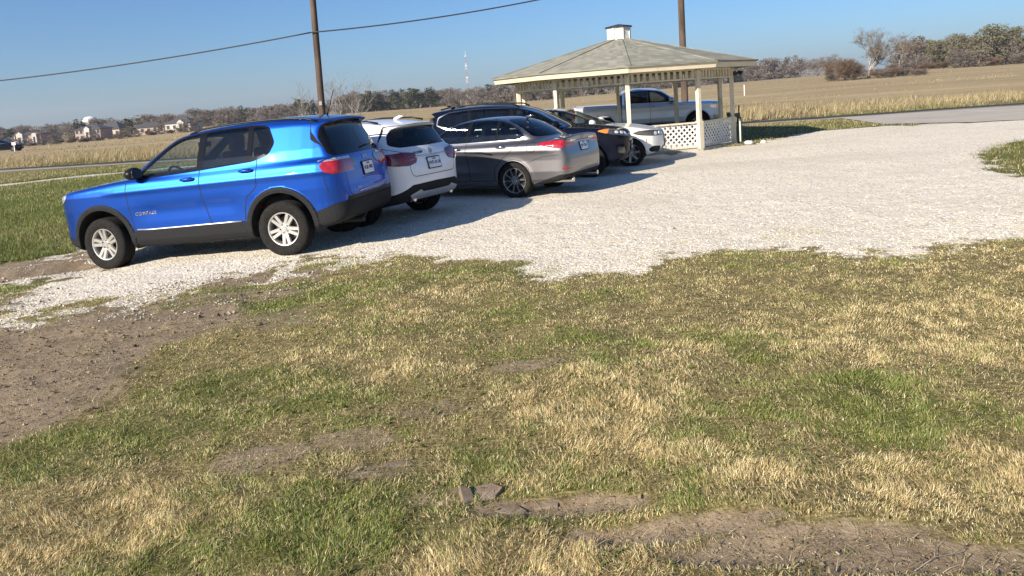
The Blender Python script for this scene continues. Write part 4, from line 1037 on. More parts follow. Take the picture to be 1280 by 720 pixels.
# ================= silver crew-cab pickup
def build_truck(root):
    wb = 3.57
    d = dict(key='silver_truck', hw=1.0, xm=1.6, screen_curve=.06, roof_crown=.04, hood_crown=.05, kl=.08, kg=.10, kb=.03)
    d['side_l'] = [(-1.15, .55), (-.6, .45), (.6, .42), (2.9, .40), (4.1, .42), (4.50, .48), (4.56, .6), (4.56, .95), (4.53, 1.12), (4.45, 1.20), (4.2, 1.245), (3.6, 1.275), (3.0, 1.29), (1.5, 1.29), (.75, 1.29), (.70, 1.35), (-1.05, 1.37), (-1.15, 1.36), (-1.18, 1.2), (-1.18, .7)]
    d['side_g'] = [(3.35, 1.0), (2.98, 1.27), (2.38, 1.72), (2.15, 1.83), (1.85, 1.88), (1.4, 1.895), (.95, 1.875), (.80, 1.84), (.74, 1.7), (.72, 1.2), (.8, 1.0)]
    d['sg_it'] = 2
    d['plan_l'] = [(-1.19, 0), (-1.18, .8), (-1.12, .96), (-.9, 1.0), (3.5, 1.0), (4.0, .98), (4.3, .92), (4.5, .70), (4.56, .4), (4.57, 0)]
    d['plan_g'] = [(.7, 0), (.7, .75), (.8, .88), (1.6, .91), (2.4, .89), (3.0, .83), (3.3, .7), (3.35, 0)]
    d['ins_l'] = ([.4, .55, .7, .95, 1.1, 1.2, 1.3, 1.37], [.06, .02, .005, .012, .0, .015, .05, .07]); d['ins_g'] = ([1.1, 1.25, 1.45, 1.75, 1.9], [.0, .015, .06, .17, .25])
    d['arches'] = [(0, .44, .50), (wb, .44, .49)]; d['lip'] = .012
    bed = lambda f, x, y, z: smax(f, -np.maximum(np.maximum(np.abs(x + .20) - .85, np.abs(y) - .80), .85 - z), .02)
    d['extra'] = [bed]
    fg = [(2.72, 1.315), (2.3, 1.61), (2.12, 1.70), (1.82, 1.735), (1.84, 1.335)]; rg = [(1.76, 1.335), (1.74, 1.74), (1.35, 1.745), (1.02, 1.73), (.95, 1.66), (.95, 1.36)]
    dlo = [(2.82, 1.295), (2.32, 1.64), (2.12, 1.73), (1.8, 1.765), (1.3, 1.775), (.98, 1.755), (.915, 1.67), (.92, 1.325)]
    fdoor = [(2.82, .55), (2.86, 1.28), (2.34, 1.66), (1.79, 1.78), (1.80, 1.2), (1.80, .55)]; rdoor = [(1.80, .55), (1.80, 1.2), (1.79, 1.78), (.95, 1.775), (.86, 1.66), (.86, .9), (.90, .55)]
    d['cuts'] = [('clad', fs([(-1.3, .3), (5, .3), (5, .50), (3.9, .50), (-1.3, .56)], 0, 0), ('body',)),
                 ('headlight', fs([(4.02, 1.10), (4.3, 1.12), (4.7, 1.10), (4.7, .93), (4.3, .93), (4.08, .97)], 1, .62), ('body',)), ('grille', fe([(0, .75), (.56, .78), (.58, 1.10), (0, 1.13)], 4.2, False), ('body',)),
                 ('bumper', fe([(0, .3), (1.1, .3), (1.1, .70), (0, .70)], 4.2, False), ('body', 'clad')), ('bumper', fs([(-1.3, .4), (-1.0, .4), (-1.0, .72), (-1.3, .72)], 0, 0), ('body', 'clad')),
                 ('taillight', fs([(-1.06, 1.27), (-1.3, 1.27), (-1.3, .88), (-1.06, .88)], 0, .80), ('body',)),
                 ('front_window', fs(fg, 1), ('body',)), ('rear_window', fs(rg, 1), ('body',)), ('trim', fs(dlo, 1), ('body',)),
                 ('windscreen', fe([(0, 1.30), (.70, 1.31), (.74, 1.35), (.62, 1.74), (.5, 1.80), (0, 1.82)], 2.0, False, 1), ('body',)), ('back_glass', fe([(0, 1.38), (.60, 1.38), (.56, 1.72), (0, 1.75)], .95, True), ('body',)),
                 ('seam', ring(fs(fdoor), .006), ('body',)), ('seam', ring(fs(rdoor), .006), ('body',)), ('seam', convex([(.70, .5), (.73, .5), (.73, 1.3), (.70, 1.3)], 's', .5), ('body',)),
                 ('front_door', fs(fdoor), ('body',)), ('rear_door', fs(rdoor), ('body',))]
    d['parts'] = [('body', ['body', 'seam'], ['silver', 'seam'], False, 0, None), ('front_door', ['front_door'], 'silver', True, 0, None), ('rear_door', ['rear_door'], 'silver', True, 0, None), ('cladding', ['clad'], 'clad', False, .002, None), ('bumper', ['bumper'], 'chrome', False, .03, None),
                  ('window_trim', ['trim'], 'gloss_black', True, 0, None), ('window', ['front_window'], 'g_mid', True, 0, None), ('window', ['rear_window'], 'g_dark', True, 0, None), ('windscreen', ['windscreen'], 'g_mid', False, 0, None), ('rear_window', ['back_glass'], 'g_dark', False, 0, None),
                  ('headlight', ['headlight'], 'lampclear', True, .003, None), ('grille', ['grille'], 'black', False, .01, None), ('taillight', ['taillight'], 'red', True, .004, None)]
    d['glass_tags'] = ['front_window', 'rear_window', 'back_glass', 'windscreen', 'well']
    d['floor'] = .6; d['cabin'] = (.8, 2.9); d['dash_z'] = 1.24; d['seats'] = [(1.9, .42), (1.9, -.42), (1.1, .42), (1.1, -.42)]; d['seat_k'] = 1.05; d['steer_pos'] = (2.35, .42)
    d['wheel'] = dict(r=.41, w=.275, rr=.26, style='five', wb=wb, track=.97)
    B, O = build_car(root, d, M, .032)
    for sg in (1, -1):
        add_handle(O[('front_door', sg)], B, 1.93, 1.18, sg, M['silver']); add_handle(O[('rear_door', sg)], B, 1.05, 1.19, sg, M['silver']); add_mirror(root, B, 2.58, 1.33, sg, M['chrome'], k=1.35)
    return B
# ------------------------------------------------------------------ terrain
EYE = 1.85
def hash2(i, j, s):
    h = (i.astype(np.int64) * 374761393 + j.astype(np.int64) * 668265263 + s * 974634777) & 0xFFFFFFFF
    h = ((h ^ (h >> 13)) * 1274126177) & 0xFFFFFFFF
    return ((h ^ (h >> 16)) & 0xFFFF) / 65535.0
def vnoise(x, y, s=0):
    i = np.floor(x); j = np.floor(y); u = x - i; v = y - j
    u = u * u * (3 - 2 * u); v = v * v * (3 - 2 * v)
    a = hash2(i, j, s); b = hash2(i + 1, j, s); c = hash2(i, j + 1, s); d = hash2(i + 1, j + 1, s)
    return (a * (1 - u) + b * u) * (1 - v) + (c * (1 - u) + d * u) * v
def fbm(x, y, s=0, o=4, g=.5):
    r = 0; a = 1; t = 0
    for k in range(o):
        r = r + a * vnoise(x * 2 ** k + 17.3 * k, y * 2 ** k - 9.1 * k, s + k); t += a; a *= g
    return r / t
def sstep(a, b, x):
    t = np.clip((x - a) / (b - a), 0, 1); return t * t * (3 - 2 * t)

GRAVEL = np.array([(-6.07, 9.70), (-5.90, 9.03), (-5.36, 7.85), (-4.99, 7.97), (-4.76, 8.34), (-3.86, 8.74), (-3.08, 9.20), (-2.52, 9.71), (-1.68, 9.62), (-0.84, 9.32), (-0.06, 8.50), (0.35, 7.75), (1.08, 7.70), (1.61, 8.27), (2.24, 8.31), (3.12, 8.30), (3.68, 7.63), (4.38, 7.71), (5.36, 7.95), (8.5, 8.6),
                   (9.5, 11.2), (8.31, 12.33), (8.36, 12.97), (9.13, 14.09), (9.52, 15.08), (10.10, 16.32), (11.14, 17.36), (12.14, 18.04), (18, 20.5), (30, 23.5), (30, 26.5), (18, 25.2), (15.04, 25.0), (12.96, 26.5), (9.75, 25.65), (7.13, 22.6), (4.5, 21.2), (0, 21.2), (-3.5, 20.6), (-6.6, 18.0), (-7.4, 15.0), (-7.0, 12.4), (-5.64, 10.80)])
DIRT = [(-3.95, 6.35, 0.92, 1.5, 1.00), (-3.45, 5.18, 0.62, 0.97, 0.80), (-3.46, 6.89, 0.88, 0.69, 0.90), (-5.2, 6.2, 1.2, 1.3, 0.8), (-1.46, 4.01, 0.26, 0.17, 0.66), (-1.00, 4.13, 0.27, 0.15, 0.58), (-0.58, 4.51, 0.29, 0.15, 0.45), (0.02, 5.16, 0.28, 0.13, 0.58), (-0.86, 3.74, 0.21, 0.09, 0.52), (0.12, 3.36, 0.38, 0.085, 1.00), (0.61, 3.08, 0.45, 0.095, 1.00), (1.05, 2.88, 0.50, 0.115, 1.00), (1.53, 2.71, 0.46, 0.10, 0.90), (-0.41, 3.47, 0.27, 0.08, 0.50), (-2.23, 6.84, 0.44, 0.40, 0.50), (-2.92, 7.89, 0.67, 0.31, 0.60),
        (-7.0, 10.9, 1.0, .75, 1.0), (-6.4, 11.6, .9, .6, .9), (-8.4, 10.2, 1.2, .6, .9), (-3.3, 8.75, 1.0, .35, .7), (-5.6, 8.6, .6, .5, .6)]
GREEN = [(-2.62, 7.74, 0.99, 0.52, 1.00), (-1.48, 7.81, 0.83, 0.51, 0.60), (-0.40, 8.02, 0.94, 0.45, 0.60), (-0.63, 6.44, 0.97, 0.35, 0.50), (-1.79, 5.24, 0.57, 0.28, 0.80), (-1.34, 4.80, 0.47, 0.20, 0.70), (-2.63, 4.31, 0.52, 0.34, 0.70), (-2.18, 4.69, 0.46, 0.29, 0.60), (-0.72, 3.50, 0.46, 0.23, 0.80), (-0.97, 3.25, 0.50, 0.28, 0.80), (-1.42, 3.12, 0.42, 0.20, 0.60), (-0.18, 3.83, 0.25, 0.11, 0.60), (1.43, 5.41, 0.29, 0.22, 0.80), (0.53, 5.71, 0.37, 0.16, 0.60), (1.96, 4.19, 0.27, 0.48, 1.00), (1.83, 3.74, 0.25, 0.18, 0.90), (1.68, 5.09, 0.39, 0.23, 0.70), (1.54, 4.15, 0.27, 0.23, 0.50), (0.18, 4.17, 0.23, 0.11, 0.50), (0.85, 3.95, 0.26, 0.12, 0.60), (0.07, 3.21, 0.29, 0.08, 0.60), (-0.51, 3.01, 0.37, 0.15, 0.50), (2.38, 3.89, 0.21, 0.15, 0.50), (2.69, 5.03, 0.33, 0.17, 0.40), (-3.91, 5.83, 0.25, 0.24, 0.60), (0.81, 6.84, 0.37, 0.22, 0.40), (-6.6, 9.6, .6, .4, .6)]
STRAW = [(-0.85, 7.31, 0.47, 0.38, 0.60), (-1.28, 6.60, 0.57, 0.31, 0.70), (-0.77, 5.28, 0.46, 0.24, 0.80), (0.49, 4.46, 0.53, 0.50, 1.00), (1.15, 5.20, 0.34, 0.34, 0.80), (0.57, 3.80, 0.58, 0.24, 1.00), (0.14, 3.61, 0.36, 0.11, 0.70), (-0.11, 2.96, 0.53, 0.17, 1.00), (0.53, 2.83, 0.32, 0.11, 0.90), (1.02, 3.40, 0.34, 0.15, 0.80), (1.97, 3.34, 0.41, 0.33, 0.80), (1.36, 3.21, 0.43, 0.19, 0.80), (2.27, 5.31, 0.80, 0.56, 0.60), (3.22, 5.47, 0.71, 0.85, 0.60), (-1.97, 3.45, 0.61, 0.42, 0.80), (-2.17, 3.21, 0.32, 0.23, 0.80), (-1.45, 5.77, 0.44, 0.20, 0.70)]
PATH = [(-60, 15.5), (-26, 24.6), (-18.8, 28.2), (-17.9, 29.7), (-16.5, 30.6), (-14.3, 31.5), (-9, 32.4)]
def blobs(L, x, y):
    r = np.zeros_like(x)
    wx = (fbm(x * 1.7, y * 1.7, 40) - .5) * .7; wy = (fbm(x * 1.7, y * 1.7, 50) - .5) * .7
    for cx, cy, rx, ry, s in L:
        d = ((x + wx * min(1, rx) - cx) / rx) ** 2 + ((y + wy * min(1, ry) - cy) / ry) ** 2
        r = np.maximum(r, s * np.clip(1.5 - d, 0, 1) ** .7)
    return r
def line_dist(x, y, pts):
    d = np.full(x.shape, 1e9)
    for (ax, ay), (bx, by) in zip(pts[:-1], pts[1:]):
        ex, ey = bx - ax, by - ay; t = np.clip(((x - ax) * ex + (y - ay) * ey) / (ex * ex + ey * ey), 0, 1)
        d = np.minimum(d, np.hypot(x - ax - ex * t, y - ay - ey * t))
    return d
def gravel_d(x, y):
    d = sdp(x, y, GRAVEL)
    return d + (fbm(x * 1.1, y * 1.1, 3, 4) - .5) * .9 * np.clip(1 - np.abs(d) / 3, 0, 1) + (fbm(x * 4, y * 4, 8, 3) - .5) * .75 * np.clip(1.2 - np.abs(d) / 1.2, 0, 1) + (vnoise(x * 16, y * 16, 18) - .5) * .22
AZ = ([-60, -34, -28, -19, -11, 3, 18, 25, 32, 60], [-2.4, -2.4, -2.0, -.7, .45, .1, 1.7, 2.2, 1.5, 1.5])
def zfar(x, y):
    r = np.hypot(x, y); az = np.degrees(np.arctan2(x, np.maximum(y, 1e-3)))
    z3 = np.interp(az, *AZ)
    return z3 * (sstep(48, 320, r) + np.clip((r - 320) / 900, 0, 2))
def zg(x, y):
    x = np.asarray(x, float); y = np.asarray(y, float)
    near = 1 - sstep(18, 26, np.hypot(x, y))
    gd = sdp(x, y, GRAVEL); lawn = sstep(-.4, .6, gd)
    n = (fbm(x * .9, y * .9, 11, 4) - .5) * .10 * lawn + (fbm(x * 5, y * 5, 21, 3) - .5) * .022
    n = n - .035 * blobs(DIRT[9:13], x, y) - .05 * np.exp(-(line_dist(x, y, [(-9, 9.6), (-7.0, 10.3), (-6.4, 10.9)]) / .14) ** 2)
    n = n + .05 * np.exp(-(line_dist(x, y, [(-9, 10.1), (-7.1, 10.75), (-6.5, 11.3)]) / .2) ** 2)
    n = n - .13 * np.exp(-(((x + 6.2) / 2.2) ** 2 + ((y - 11.0) / 2.6) ** 2))
    return n * near + zfar(x, y)

def axis(dense0, dense1, h, lo, hi, gmul):
    a = list(np.arange(dense0, dense1 + 1e-6, h)); s = h
    while a[-1] < hi: s *= gmul; a.append(a[-1] + s)
    b = []; s = h; v = dense0
    while v > lo: s *= gmul; v -= s; b.append(v)
    return np.array(b[::-1] + a)
gx = axis(-8.5, 8.5, .055, -2600, 2600, 1.055); gy = axis(1.6, 12.5, .055, -400, 3000, 1.05)
X, Y = np.meshgrid(gx, gy, indexing='xy'); nxv, nyv = len(gx), len(gy)
Xf, Yf = X.ravel(), Y.ravel()
Z = zg(Xf, Yf)
gd = gravel_d(Xf, Yf)
scat = fbm(Xf * 4, Yf * 4, 61, 3)
gr_ = np.clip(.5 - gd / .5, 0, 1)
gr_ = np.maximum(gr_, sstep(.52, .72, scat + .12) * .8 * (1 - sstep(.3, 1.7, gd)) * (Xf < -1.5))     # thin worn gravel towards the lower left
pd = line_dist(Xf, Yf, PATH) + (vnoise(Xf * 1.3, Yf * 1.3, 5) - .5) * .5
gr_ = np.maximum(gr_, .75 * (1 - sstep(.45, .85, pd)))
di_ = blobs(DIRT, Xf, Yf); grn = blobs(GREEN, Xf, Yf); stw = blobs(STRAW, Xf, Yf)
lawnL = sstep(-5.2, -6.6, Xf) * sstep(10.6, 12.0, Yf) * (1 - sstep(33, 36, Yf)); lawnR = sstep(7.5, 8.8, Xf) * sstep(10.5, 12.5, Yf) * (1 - sstep(24, 30, Yf))
verge = sstep(5.5, 8, Xf) * sstep(22, 24, Yf) * (1 - sstep(34, 36, Yf))
vg2 = sstep(20, 22, Yf) * (1 - sstep(35, 37, Yf)) * (1 - verge)
grn = np.maximum.reduce([grn, lawnL * .9, lawnR * .75, verge * .5, vg2 * .55])
field = sstep(37, 40, Yf)
cols = np.stack([gr_, di_, np.clip(grn - stw * .3, 0, 1), np.ones_like(gr_)], 1)
c2 = np.stack([field, stw, np.zeros_like(stw)], 1)
idx = np.arange(nxv * nyv).reshape(nyv, nxv)
Q = np.stack([idx[:-1, :-1].ravel(), idx[:-1, 1:].ravel(), idx[1:, 1:].ravel(), idx[1:, :-1].ravel()], 1)

class NT:
    """small node-graph writer"""
    def __init__(s, name):
        s.m, s.nt, s.b = new_mat(name)
        s.tc = s.nt.nodes.new('ShaderNodeTexCoord'); s.geo = s.nt.nodes.new('ShaderNodeNewGeometry')
        s.pos = s.geo.outputs['Position']; s.b.inputs['Specular IOR Level'].default_value = .25
    def lk(s, a, b): s.nt.links.new(a, b)
    def noise(s, scale, detail=4, rough=.55, vec=None, stretch=None, dist=0, out='Fac'):
        n = s.nt.nodes.new('ShaderNodeTexNoise'); n.inputs['Scale'].default_value = scale; n.inputs['Detail'].default_value = detail; n.inputs['Roughness'].default_value = rough; n.inputs['Distortion'].default_value = dist
        v = vec or s.pos
        if stretch:
            mp = s.nt.nodes.new('ShaderNodeMapping'); mp.inputs['Scale'].default_value = stretch[:3]
            if len(stretch) > 3: mp.inputs['Rotation'].default_value = (0, 0, stretch[3])
            s.lk(v, mp.inputs[0]); v = mp.outputs[0]
        s.lk(v, n.inputs['Vector']); return n.outputs[out]
    def voro(s, scale, feat='F1', out='Distance', rnd=1.0):
        n = s.nt.nodes.new('ShaderNodeTexVoronoi'); n.feature = feat; n.inputs['Scale'].default_value = scale; n.inputs['Randomness'].default_value = rnd
        s.lk(s.pos, n.inputs['Vector']); return n.outputs[out]
    def mix(s, f, a, b, mode='MIX'):
        n = s.nt.nodes.new('ShaderNodeMix'); n.data_type = 'RGBA'; n.blend_type = mode
        for i, q in ((0, f), (6, a), (7, b)):
            if isinstance(q, (int, float)): n.inputs[i].default_value = q
            elif isinstance(q, tuple): n.inputs[i].default_value = C4(q)
            else: s.lk(q, n.inputs[i])
        return n.outputs[2]
    def math(s, op, a, b=0.0, c=0.0, clamp=False):
        n = s.nt.nodes.new('ShaderNodeMath'); n.operation = op; n.use_clamp = clamp
        for i, q in enumerate((a, b, c)):
            if isinstance(q, (int, float)): n.inputs[i].default_value = q
            else: s.lk(q, n.inputs[i])
        return n.outputs[0]
    def rng(s, v, a, b, c=0.0, d=1.0):
        n = s.nt.nodes.new('ShaderNodeMapRange'); s.lk(v, n.inputs[0])
        for i, q in enumerate((a, b, c, d)): n.inputs[i + 1].default_value = q
        return n.outputs[0]
    def attr(s, name):
        n = s.nt.nodes.new('ShaderNodeVertexColor'); n.layer_name = name
        p = s.nt.nodes.new('ShaderNodeSeparateColor'); s.lk(n.outputs['Color'], p.inputs[0]); return p.outputs, n.outputs['Color']
    def bump(s, h, st, dist, nrm=None):
        n = s.nt.nodes.new('ShaderNodeBump'); n.inputs['Strength'].default_value = st; n.inputs['Distance'].default_value = dist; s.lk(h, n.inputs['Height'])
        if nrm is not None: s.lk(nrm, n.inputs['Normal'])
        return n.outputs[0]

def gravel_nodes(t):
    """crushed pale limestone: stones of mixed size, some grey or tan, fines between"""
    c = t.voro(24, 'F1', 'Color'); sp = t.nt.nodes.new('ShaderNodeSeparateColor'); t.lk(c, sp.inputs[0])
    col = t.mix(sp.outputs[0], (.66, .60, .48), (.79, .735, .605))
    col = t.mix(t.rng(sp.outputs[1], .86, .94), col, (.43, .39, .32)); col = t.mix(t.rng(sp.outputs[2], .9, .96), col, (.78, .76, .71))
    tr_ = t.noise(.42, 4, .55, stretch=(.16, 1.3, 1, .5)); col = t.mix(t.rng(tr_, .52, .70, 0, .5), col, (.52, .475, .39))
    e = t.voro(24, 'DISTANCE_TO_EDGE', 'Distance')
    col = t.mix(t.rng(e, .0, .07, .7, 0), col, (.36, .32, .255))
    big = t.noise(.45, 6, .6); col = t.mix(t.rng(big, .46, .72, 0, .7), col, (.54, .49, .40))
    col = t.mix(t.rng(t.noise(1.4, 5, .7), .60, .74, 0, .4), col, (.42, .37, .29))
    d = t.voro(24); d2 = t.voro(60)
    h = t.math('ADD', t.rng(d, 0, .7, 1, 0), t.math('MULTIPLY', t.rng(d2, 0, .7, 1, 0), .4))
    return col, h

# ---- ground material
t = NT('ground_cover')
(a1, _), (a2, _) = t.attr('cover'), t.attr('cover2')
gcol, gh = gravel_nodes(t)
n1 = t.noise(9, 8, .7); n2 = t.noise(60, 5, .7); n3 = t.noise(2.2, 6, .6)
soil = t.mix(t.rng(n1, .35, .68), (.175, .130, .082), (.33, .26, .172)); soil = t.mix(t.rng(n2, .45, .75), soil, (.37, .305, .225)); soil = t.mix(t.rng(n3, .5, .7, 0, .6), soil, (.13, .095, .064))
fib = t.noise(70, 3, .6, stretch=(1, .16, 1, .6)); fib2 = t.noise(70, 3, .6, stretch=(.16, 1, 1, .3))
th = t.mix(t.rng(t.math('MAXIMUM', fib, fib2), .45, .78), (.085, .072, .028), (.42, .35, .165))
gth = t.mix(t.rng(t.math('MAXIMUM', fib, fib2), .45, .8), (.05, .06, .016), (.20, .215, .06))
grass = t.mix(t.math('MULTIPLY', a1[2], 1.0, clamp=True), th, gth)
col = t.mix(t.rng(t.math('ADD', a1[1], t.math('MULTIPLY', t.math('SUBTRACT', n1, .5), 1.5)), .25, .70), grass, soil)
gm = t.rng(t.math('ADD', a1[0], t.math('MULTIPLY', t.math('SUBTRACT', t.noise(16, 6, .7), .5), 1.0)), .40, .60)
col = t.mix(gm, col, gcol)
# dry field beyond the road: mown bands and clumps
f1 = t.noise(.055, 5, .6, stretch=(.35, 1.6, 1)); f2 = t.noise(1.1, 7, .75); f3 = t.noise(.35, 4, .6, stretch=(.25, 2.2, 1))
fc = t.mix(t.rng(f1, .38, .64), (.27, .205, .115), (.42, .335, .195)); fc = t.mix(t.rng(f2, .46, .72, 0, .7), fc, (.20, .155, .08)); fc = t.mix(t.rng(f3, .52, .68, 0, .6), fc, (.42, .34, .195))
fc = t.mix(t.rng(t.noise(.09, 4, .6, stretch=(.5, 2, 1)), .60, .72, 0, .55), fc, (.13, .13, .05))
col = t.mix(a2[0], col, fc)
t.lk(col, t.b.inputs['Base Color']); t.b.inputs['Roughness'].default_value = .95; t.b.inputs['Specular IOR Level'].default_value = .1
hh = t.math('ADD', t.math('MULTIPLY', gh, gm), t.math('MULTIPLY', t.math('ADD', n1, t.math('MULTIPLY', n2, .6)), .8))
t.lk(t.bump(hh, .9, .022), t.b.inputs['Normal'])
M['ground'] = t.m
me = mesh_np('ground', np.stack([Xf, Yf, Z], 1), Q, [M['ground']], None, True, None, {'cover': cols, 'cover2': c2})
ground = tag(link(bpy.data.objects.new('ground', me)), 'flat ground of patchy grass, bare soil and dry field', kind='structure')

# ---- gravel parking lot: its own sheet 4 mm above the ground, with a ragged edge
fc_in = (gd.reshape(nyv, nxv) < 0.02); keep = (fc_in[:-1, :-1] & fc_in[:-1, 1:] & fc_in[1:, 1:] & fc_in[1:, :-1]).ravel()
Qg = Q[keep]; u, inv = np.unique(Qg.ravel(), return_inverse=True)
t = NT('crushed_limestone'); col, h = gravel_nodes(t)
t.lk(col, t.b.inputs['Base Color']); t.b.inputs['Roughness'].default_value = .95; t.b.inputs['Specular IOR Level'].default_value = .15; t.lk(t.bump(h, .6, .014), t.b.inputs['Normal'])
M['gravel'] = t.m
me = mesh_np('gravel_lot', np.stack([Xf[u], Yf[u], Z[u] + .004], 1), inv.reshape(-1, 4), [M['gravel']], None, True)
tag(link(bpy.data.objects.new('gravel_lot', me)), 'pale crushed limestone parking area with ragged grassy edges', kind='structure')

# ---- roads
def sheet(name, left, right, mat, dz, nseg=60, nw=4, rag=0.0):
    """strip between two polylines of equal length"""
    L = np.array(left, float); Rr = np.array(right, float)
    s = np.linspace(0, len(L) - 1, nseg * (len(L) - 1) + 1); k = np.minimum(s.astype(int), len(L) - 2); f = (s - k)[:, None]
    A = L[k] * (1 - f) + L[k + 1] * f; B = Rr[k] * (1 - f) + Rr[k + 1] * f
    if rag:
        A = A + np.stack([np.zeros(len(A)), (fbm(A[:, 0] * .9, A[:, 1] * .9, 71) - .5) * rag], 1); B = B + np.stack([np.zeros(len(B)), (fbm(B[:, 0] * .9, B[:, 1] * .9, 72) - .5) * rag], 1)
    w = np.linspace(0, 1, nw + 1)
    Pp = A[:, None] * (1 - w)[None, :, None] + B[:, None] * w[None, :, None]; P2 = Pp.reshape(-1, 2)
    V = np.stack([P2[:, 0], P2[:, 1], zg(P2[:, 0], P2[:, 1]) + dz], 1)
    i = np.arange(len(V)).reshape(len(A), nw + 1); q = np.stack([i[:-1, :-1].ravel(), i[1:, :-1].ravel(), i[1:, 1:].ravel(), i[:-1, 1:].ravel()], 1)
    return link(bpy.data.objects.new(name, mesh_np(name, V, q, [mat], None, True)))
def asphalt(name, c0, c1, sc=1.0):
    t = NT(name); a = t.noise(90, 4, .7); b = t.noise(.8, 6, .6); c = t.noise(.5, 5, .6, stretch=(.12, 1.5, 1))
    col = t.mix(t.rng(b, .35, .7), c0, c1); col = t.mix(t.rng(a, .55, .75, 0, .5), col, tuple(min(1, q * 1.5) for q in c1)); col = t.mix(t.rng(c, .55, .7, 0, .6), col, tuple(q * .6 for q in c0))
    t.lk(col, t.b.inputs['Base Color']); t.b.inputs['Roughness'].default_value = .9; t.lk(t.bump(a, .5, .01), t.b.inputs['Normal']); return t.m
M['asphalt'] = asphalt('worn_asphalt', (.31, .285, .24), (.40, .37, .315)); M['asphalt_dark'] = asphalt('dark_asphalt', (.035, .032, .03), (.06, .056, .052)); M['apron'] = asphalt('pale_asphalt', (.36, .33, .28), (.44, .405, .345))
RF = [(-90, 44.5), (-27, 41.2), (-12, 38.0), (10.9, 34.6), (23, 33.9), (60, 31.5), (160, 25)]; RNr = [(-90, 41.3), (-24, 38.6), (-12, 36.2), (10.9, 33.2), (23, 31.6), (60, 28.5), (160, 21)]
tag(sheet('road', RF, RNr, M['asphalt'], .012, rag=.25), 'worn grey two lane country road beyond the parked cars', kind='structure')
off = lambda P, d: [(x, y + d) for x, y in P]
mid = lambda A, B, f: [(a[0] * (1 - f) + b[0] * f, a[1] * (1 - f) + b[1] * f) for a, b in zip(A, B)]
tag(sheet('road_edge', off(RF, .75), off(RF, -.55), M['asphalt_dark'], .018, rag=.35), 'dark strip along the far edge of the road', kind='structure')  # ragged dark strip laid over the far road edge
tag(sheet('road_dark_line', mid(RF, RNr, .42), mid(RF, RNr, .50), M['asphalt_dark'], .017, rag=.2), 'narrow dark strip running along the road', kind='structure')  # second, narrower dark strip within the road width
tag(sheet('driveway_apron', [(14.3, 33.3), (17, 33.0), (23, 32.2), (60, 29.2)], [(13.3, 27.2), (15.2, 24.9), (18, 23.9), (60, 20)], M['apron'], .021, rag=.5), 'pale paved apron joining the gravel lot to the road', kind='structure')

# ------------------------------------------------------------------ grass and loose stones
def grass_mat(name, trans=.35):
    t = NT(name); o, c = t.attr('tint')
    t.lk(c, t.b.inputs['Base Color']); t.b.inputs['Roughness'].default_value = .6; t.b.inputs['Specular IOR Level'].default_value = .3
    nt = t.nt; tl = nt.nodes.new('ShaderNodeBsdfTranslucent'); nt.links.new(c, tl.inputs[0])
    mx = nt.nodes.new('ShaderNodeMixShader'); mx.inputs[0].default_value = trans
    out = [n for n in nt.nodes if n.type == 'OUTPUT_MATERIAL'][0]
    nt.links.new(t.b.outputs[0], mx.inputs[1]); nt.links.new(tl.outputs[0], mx.inputs[2]); nt.links.new(mx.outputs[0], out.inputs[0])
    return t.m
M['grass'] = grass_mat('grass_blade')
G1 = np.array([(.130, .175, .036), (.19, .225, .058), (.09, .135, .03), (.24, .245, .08)]); G2 = np.array([(.50, .405, .22), (.40, .305, .155), (.63, .54, .335), (.27, .20, .11), (.44, .385, .19)])
def blades(x, y, hgt, wid, lean, green, z0=None, bright=1.0, wind=None):
    """five-point bent blades; green 0..1 chance of a living blade"""
    n = len(x); r = RNG
    z = zg(x, y) - .004 if z0 is None else z0
    a = r.uniform(0, 2 * math.pi, n); d = r.uniform(0, 2 * math.pi, n)
    if wind is not None: d = wind[0] + r.normal(0, wind[1], n)
    H = hgt; L = lean * H
    sx, sy = np.cos(a) * wid / 2, np.sin(a) * wid / 2; dx, dy = np.cos(d) * L, np.sin(d) * L
    up = np.sqrt(np.maximum(1 - np.minimum(lean, .97) ** 2, .03))
    V = np.empty((n, 5, 3))
    V[:, 0] = np.stack([x - sx, y - sy, z], 1); V[:, 1] = np.stack([x + sx, y + sy, z], 1)
    V[:, 2] = np.stack([x + dx * .38 + sx * .8, y + dy * .38 + sy * .8, z + H * .58 * up], 1); V[:, 3] = np.stack([x + dx * .38 - sx * .8, y + dy * .38 - sy * .8, z + H * .58 * up], 1)
    V[:, 4] = np.stack([x + dx, y + dy, z + H * up * (1 - .12 * lean)], 1)
    isg = r.uniform(0, 1, n) < green
    c = np.where(isg[:, None], G1[r.integers(0, len(G1), n)], G2[r.integers(0, len(G2), n)]) * r.uniform(.75, 1.2, n)[:, None] * bright
    C = np.repeat(c[:, None], 5, 1)
    dry_tip = isg & (r.uniform(0, 1, n) < .3); C[dry_tip, 4] = (.36, .31, .15)
    b = np.arange(n)[:, None] * 5
    return V.reshape(-1, 3), b + np.array([[0, 1, 2, 3]]), b + np.array([[3, 2, 4]]), np.clip(C, 0, 1).reshape(-1, 3)
def merge(name, L, mat, label):
    V = []; Q4 = []; T3 = []; C = []; b = 0
    for v, q, t3, c in L:
        V.append(v); Q4.append(q + b); T3.append(t3 + b); C.append(c); b += len(v)
    me = mesh_np(name, np.concatenate(V), [np.concatenate(Q4), np.concatenate(T3)], [mat], None, True, None, {'tint': np.concatenate(C)})
    return tag(link(bpy.data.objects.new(name, me)), label, kind='stuff')
def scatter(n, x0, x1, y0, y1): return RNG.uniform(x0, x1, n), RNG.uniform(y0, y1, n)

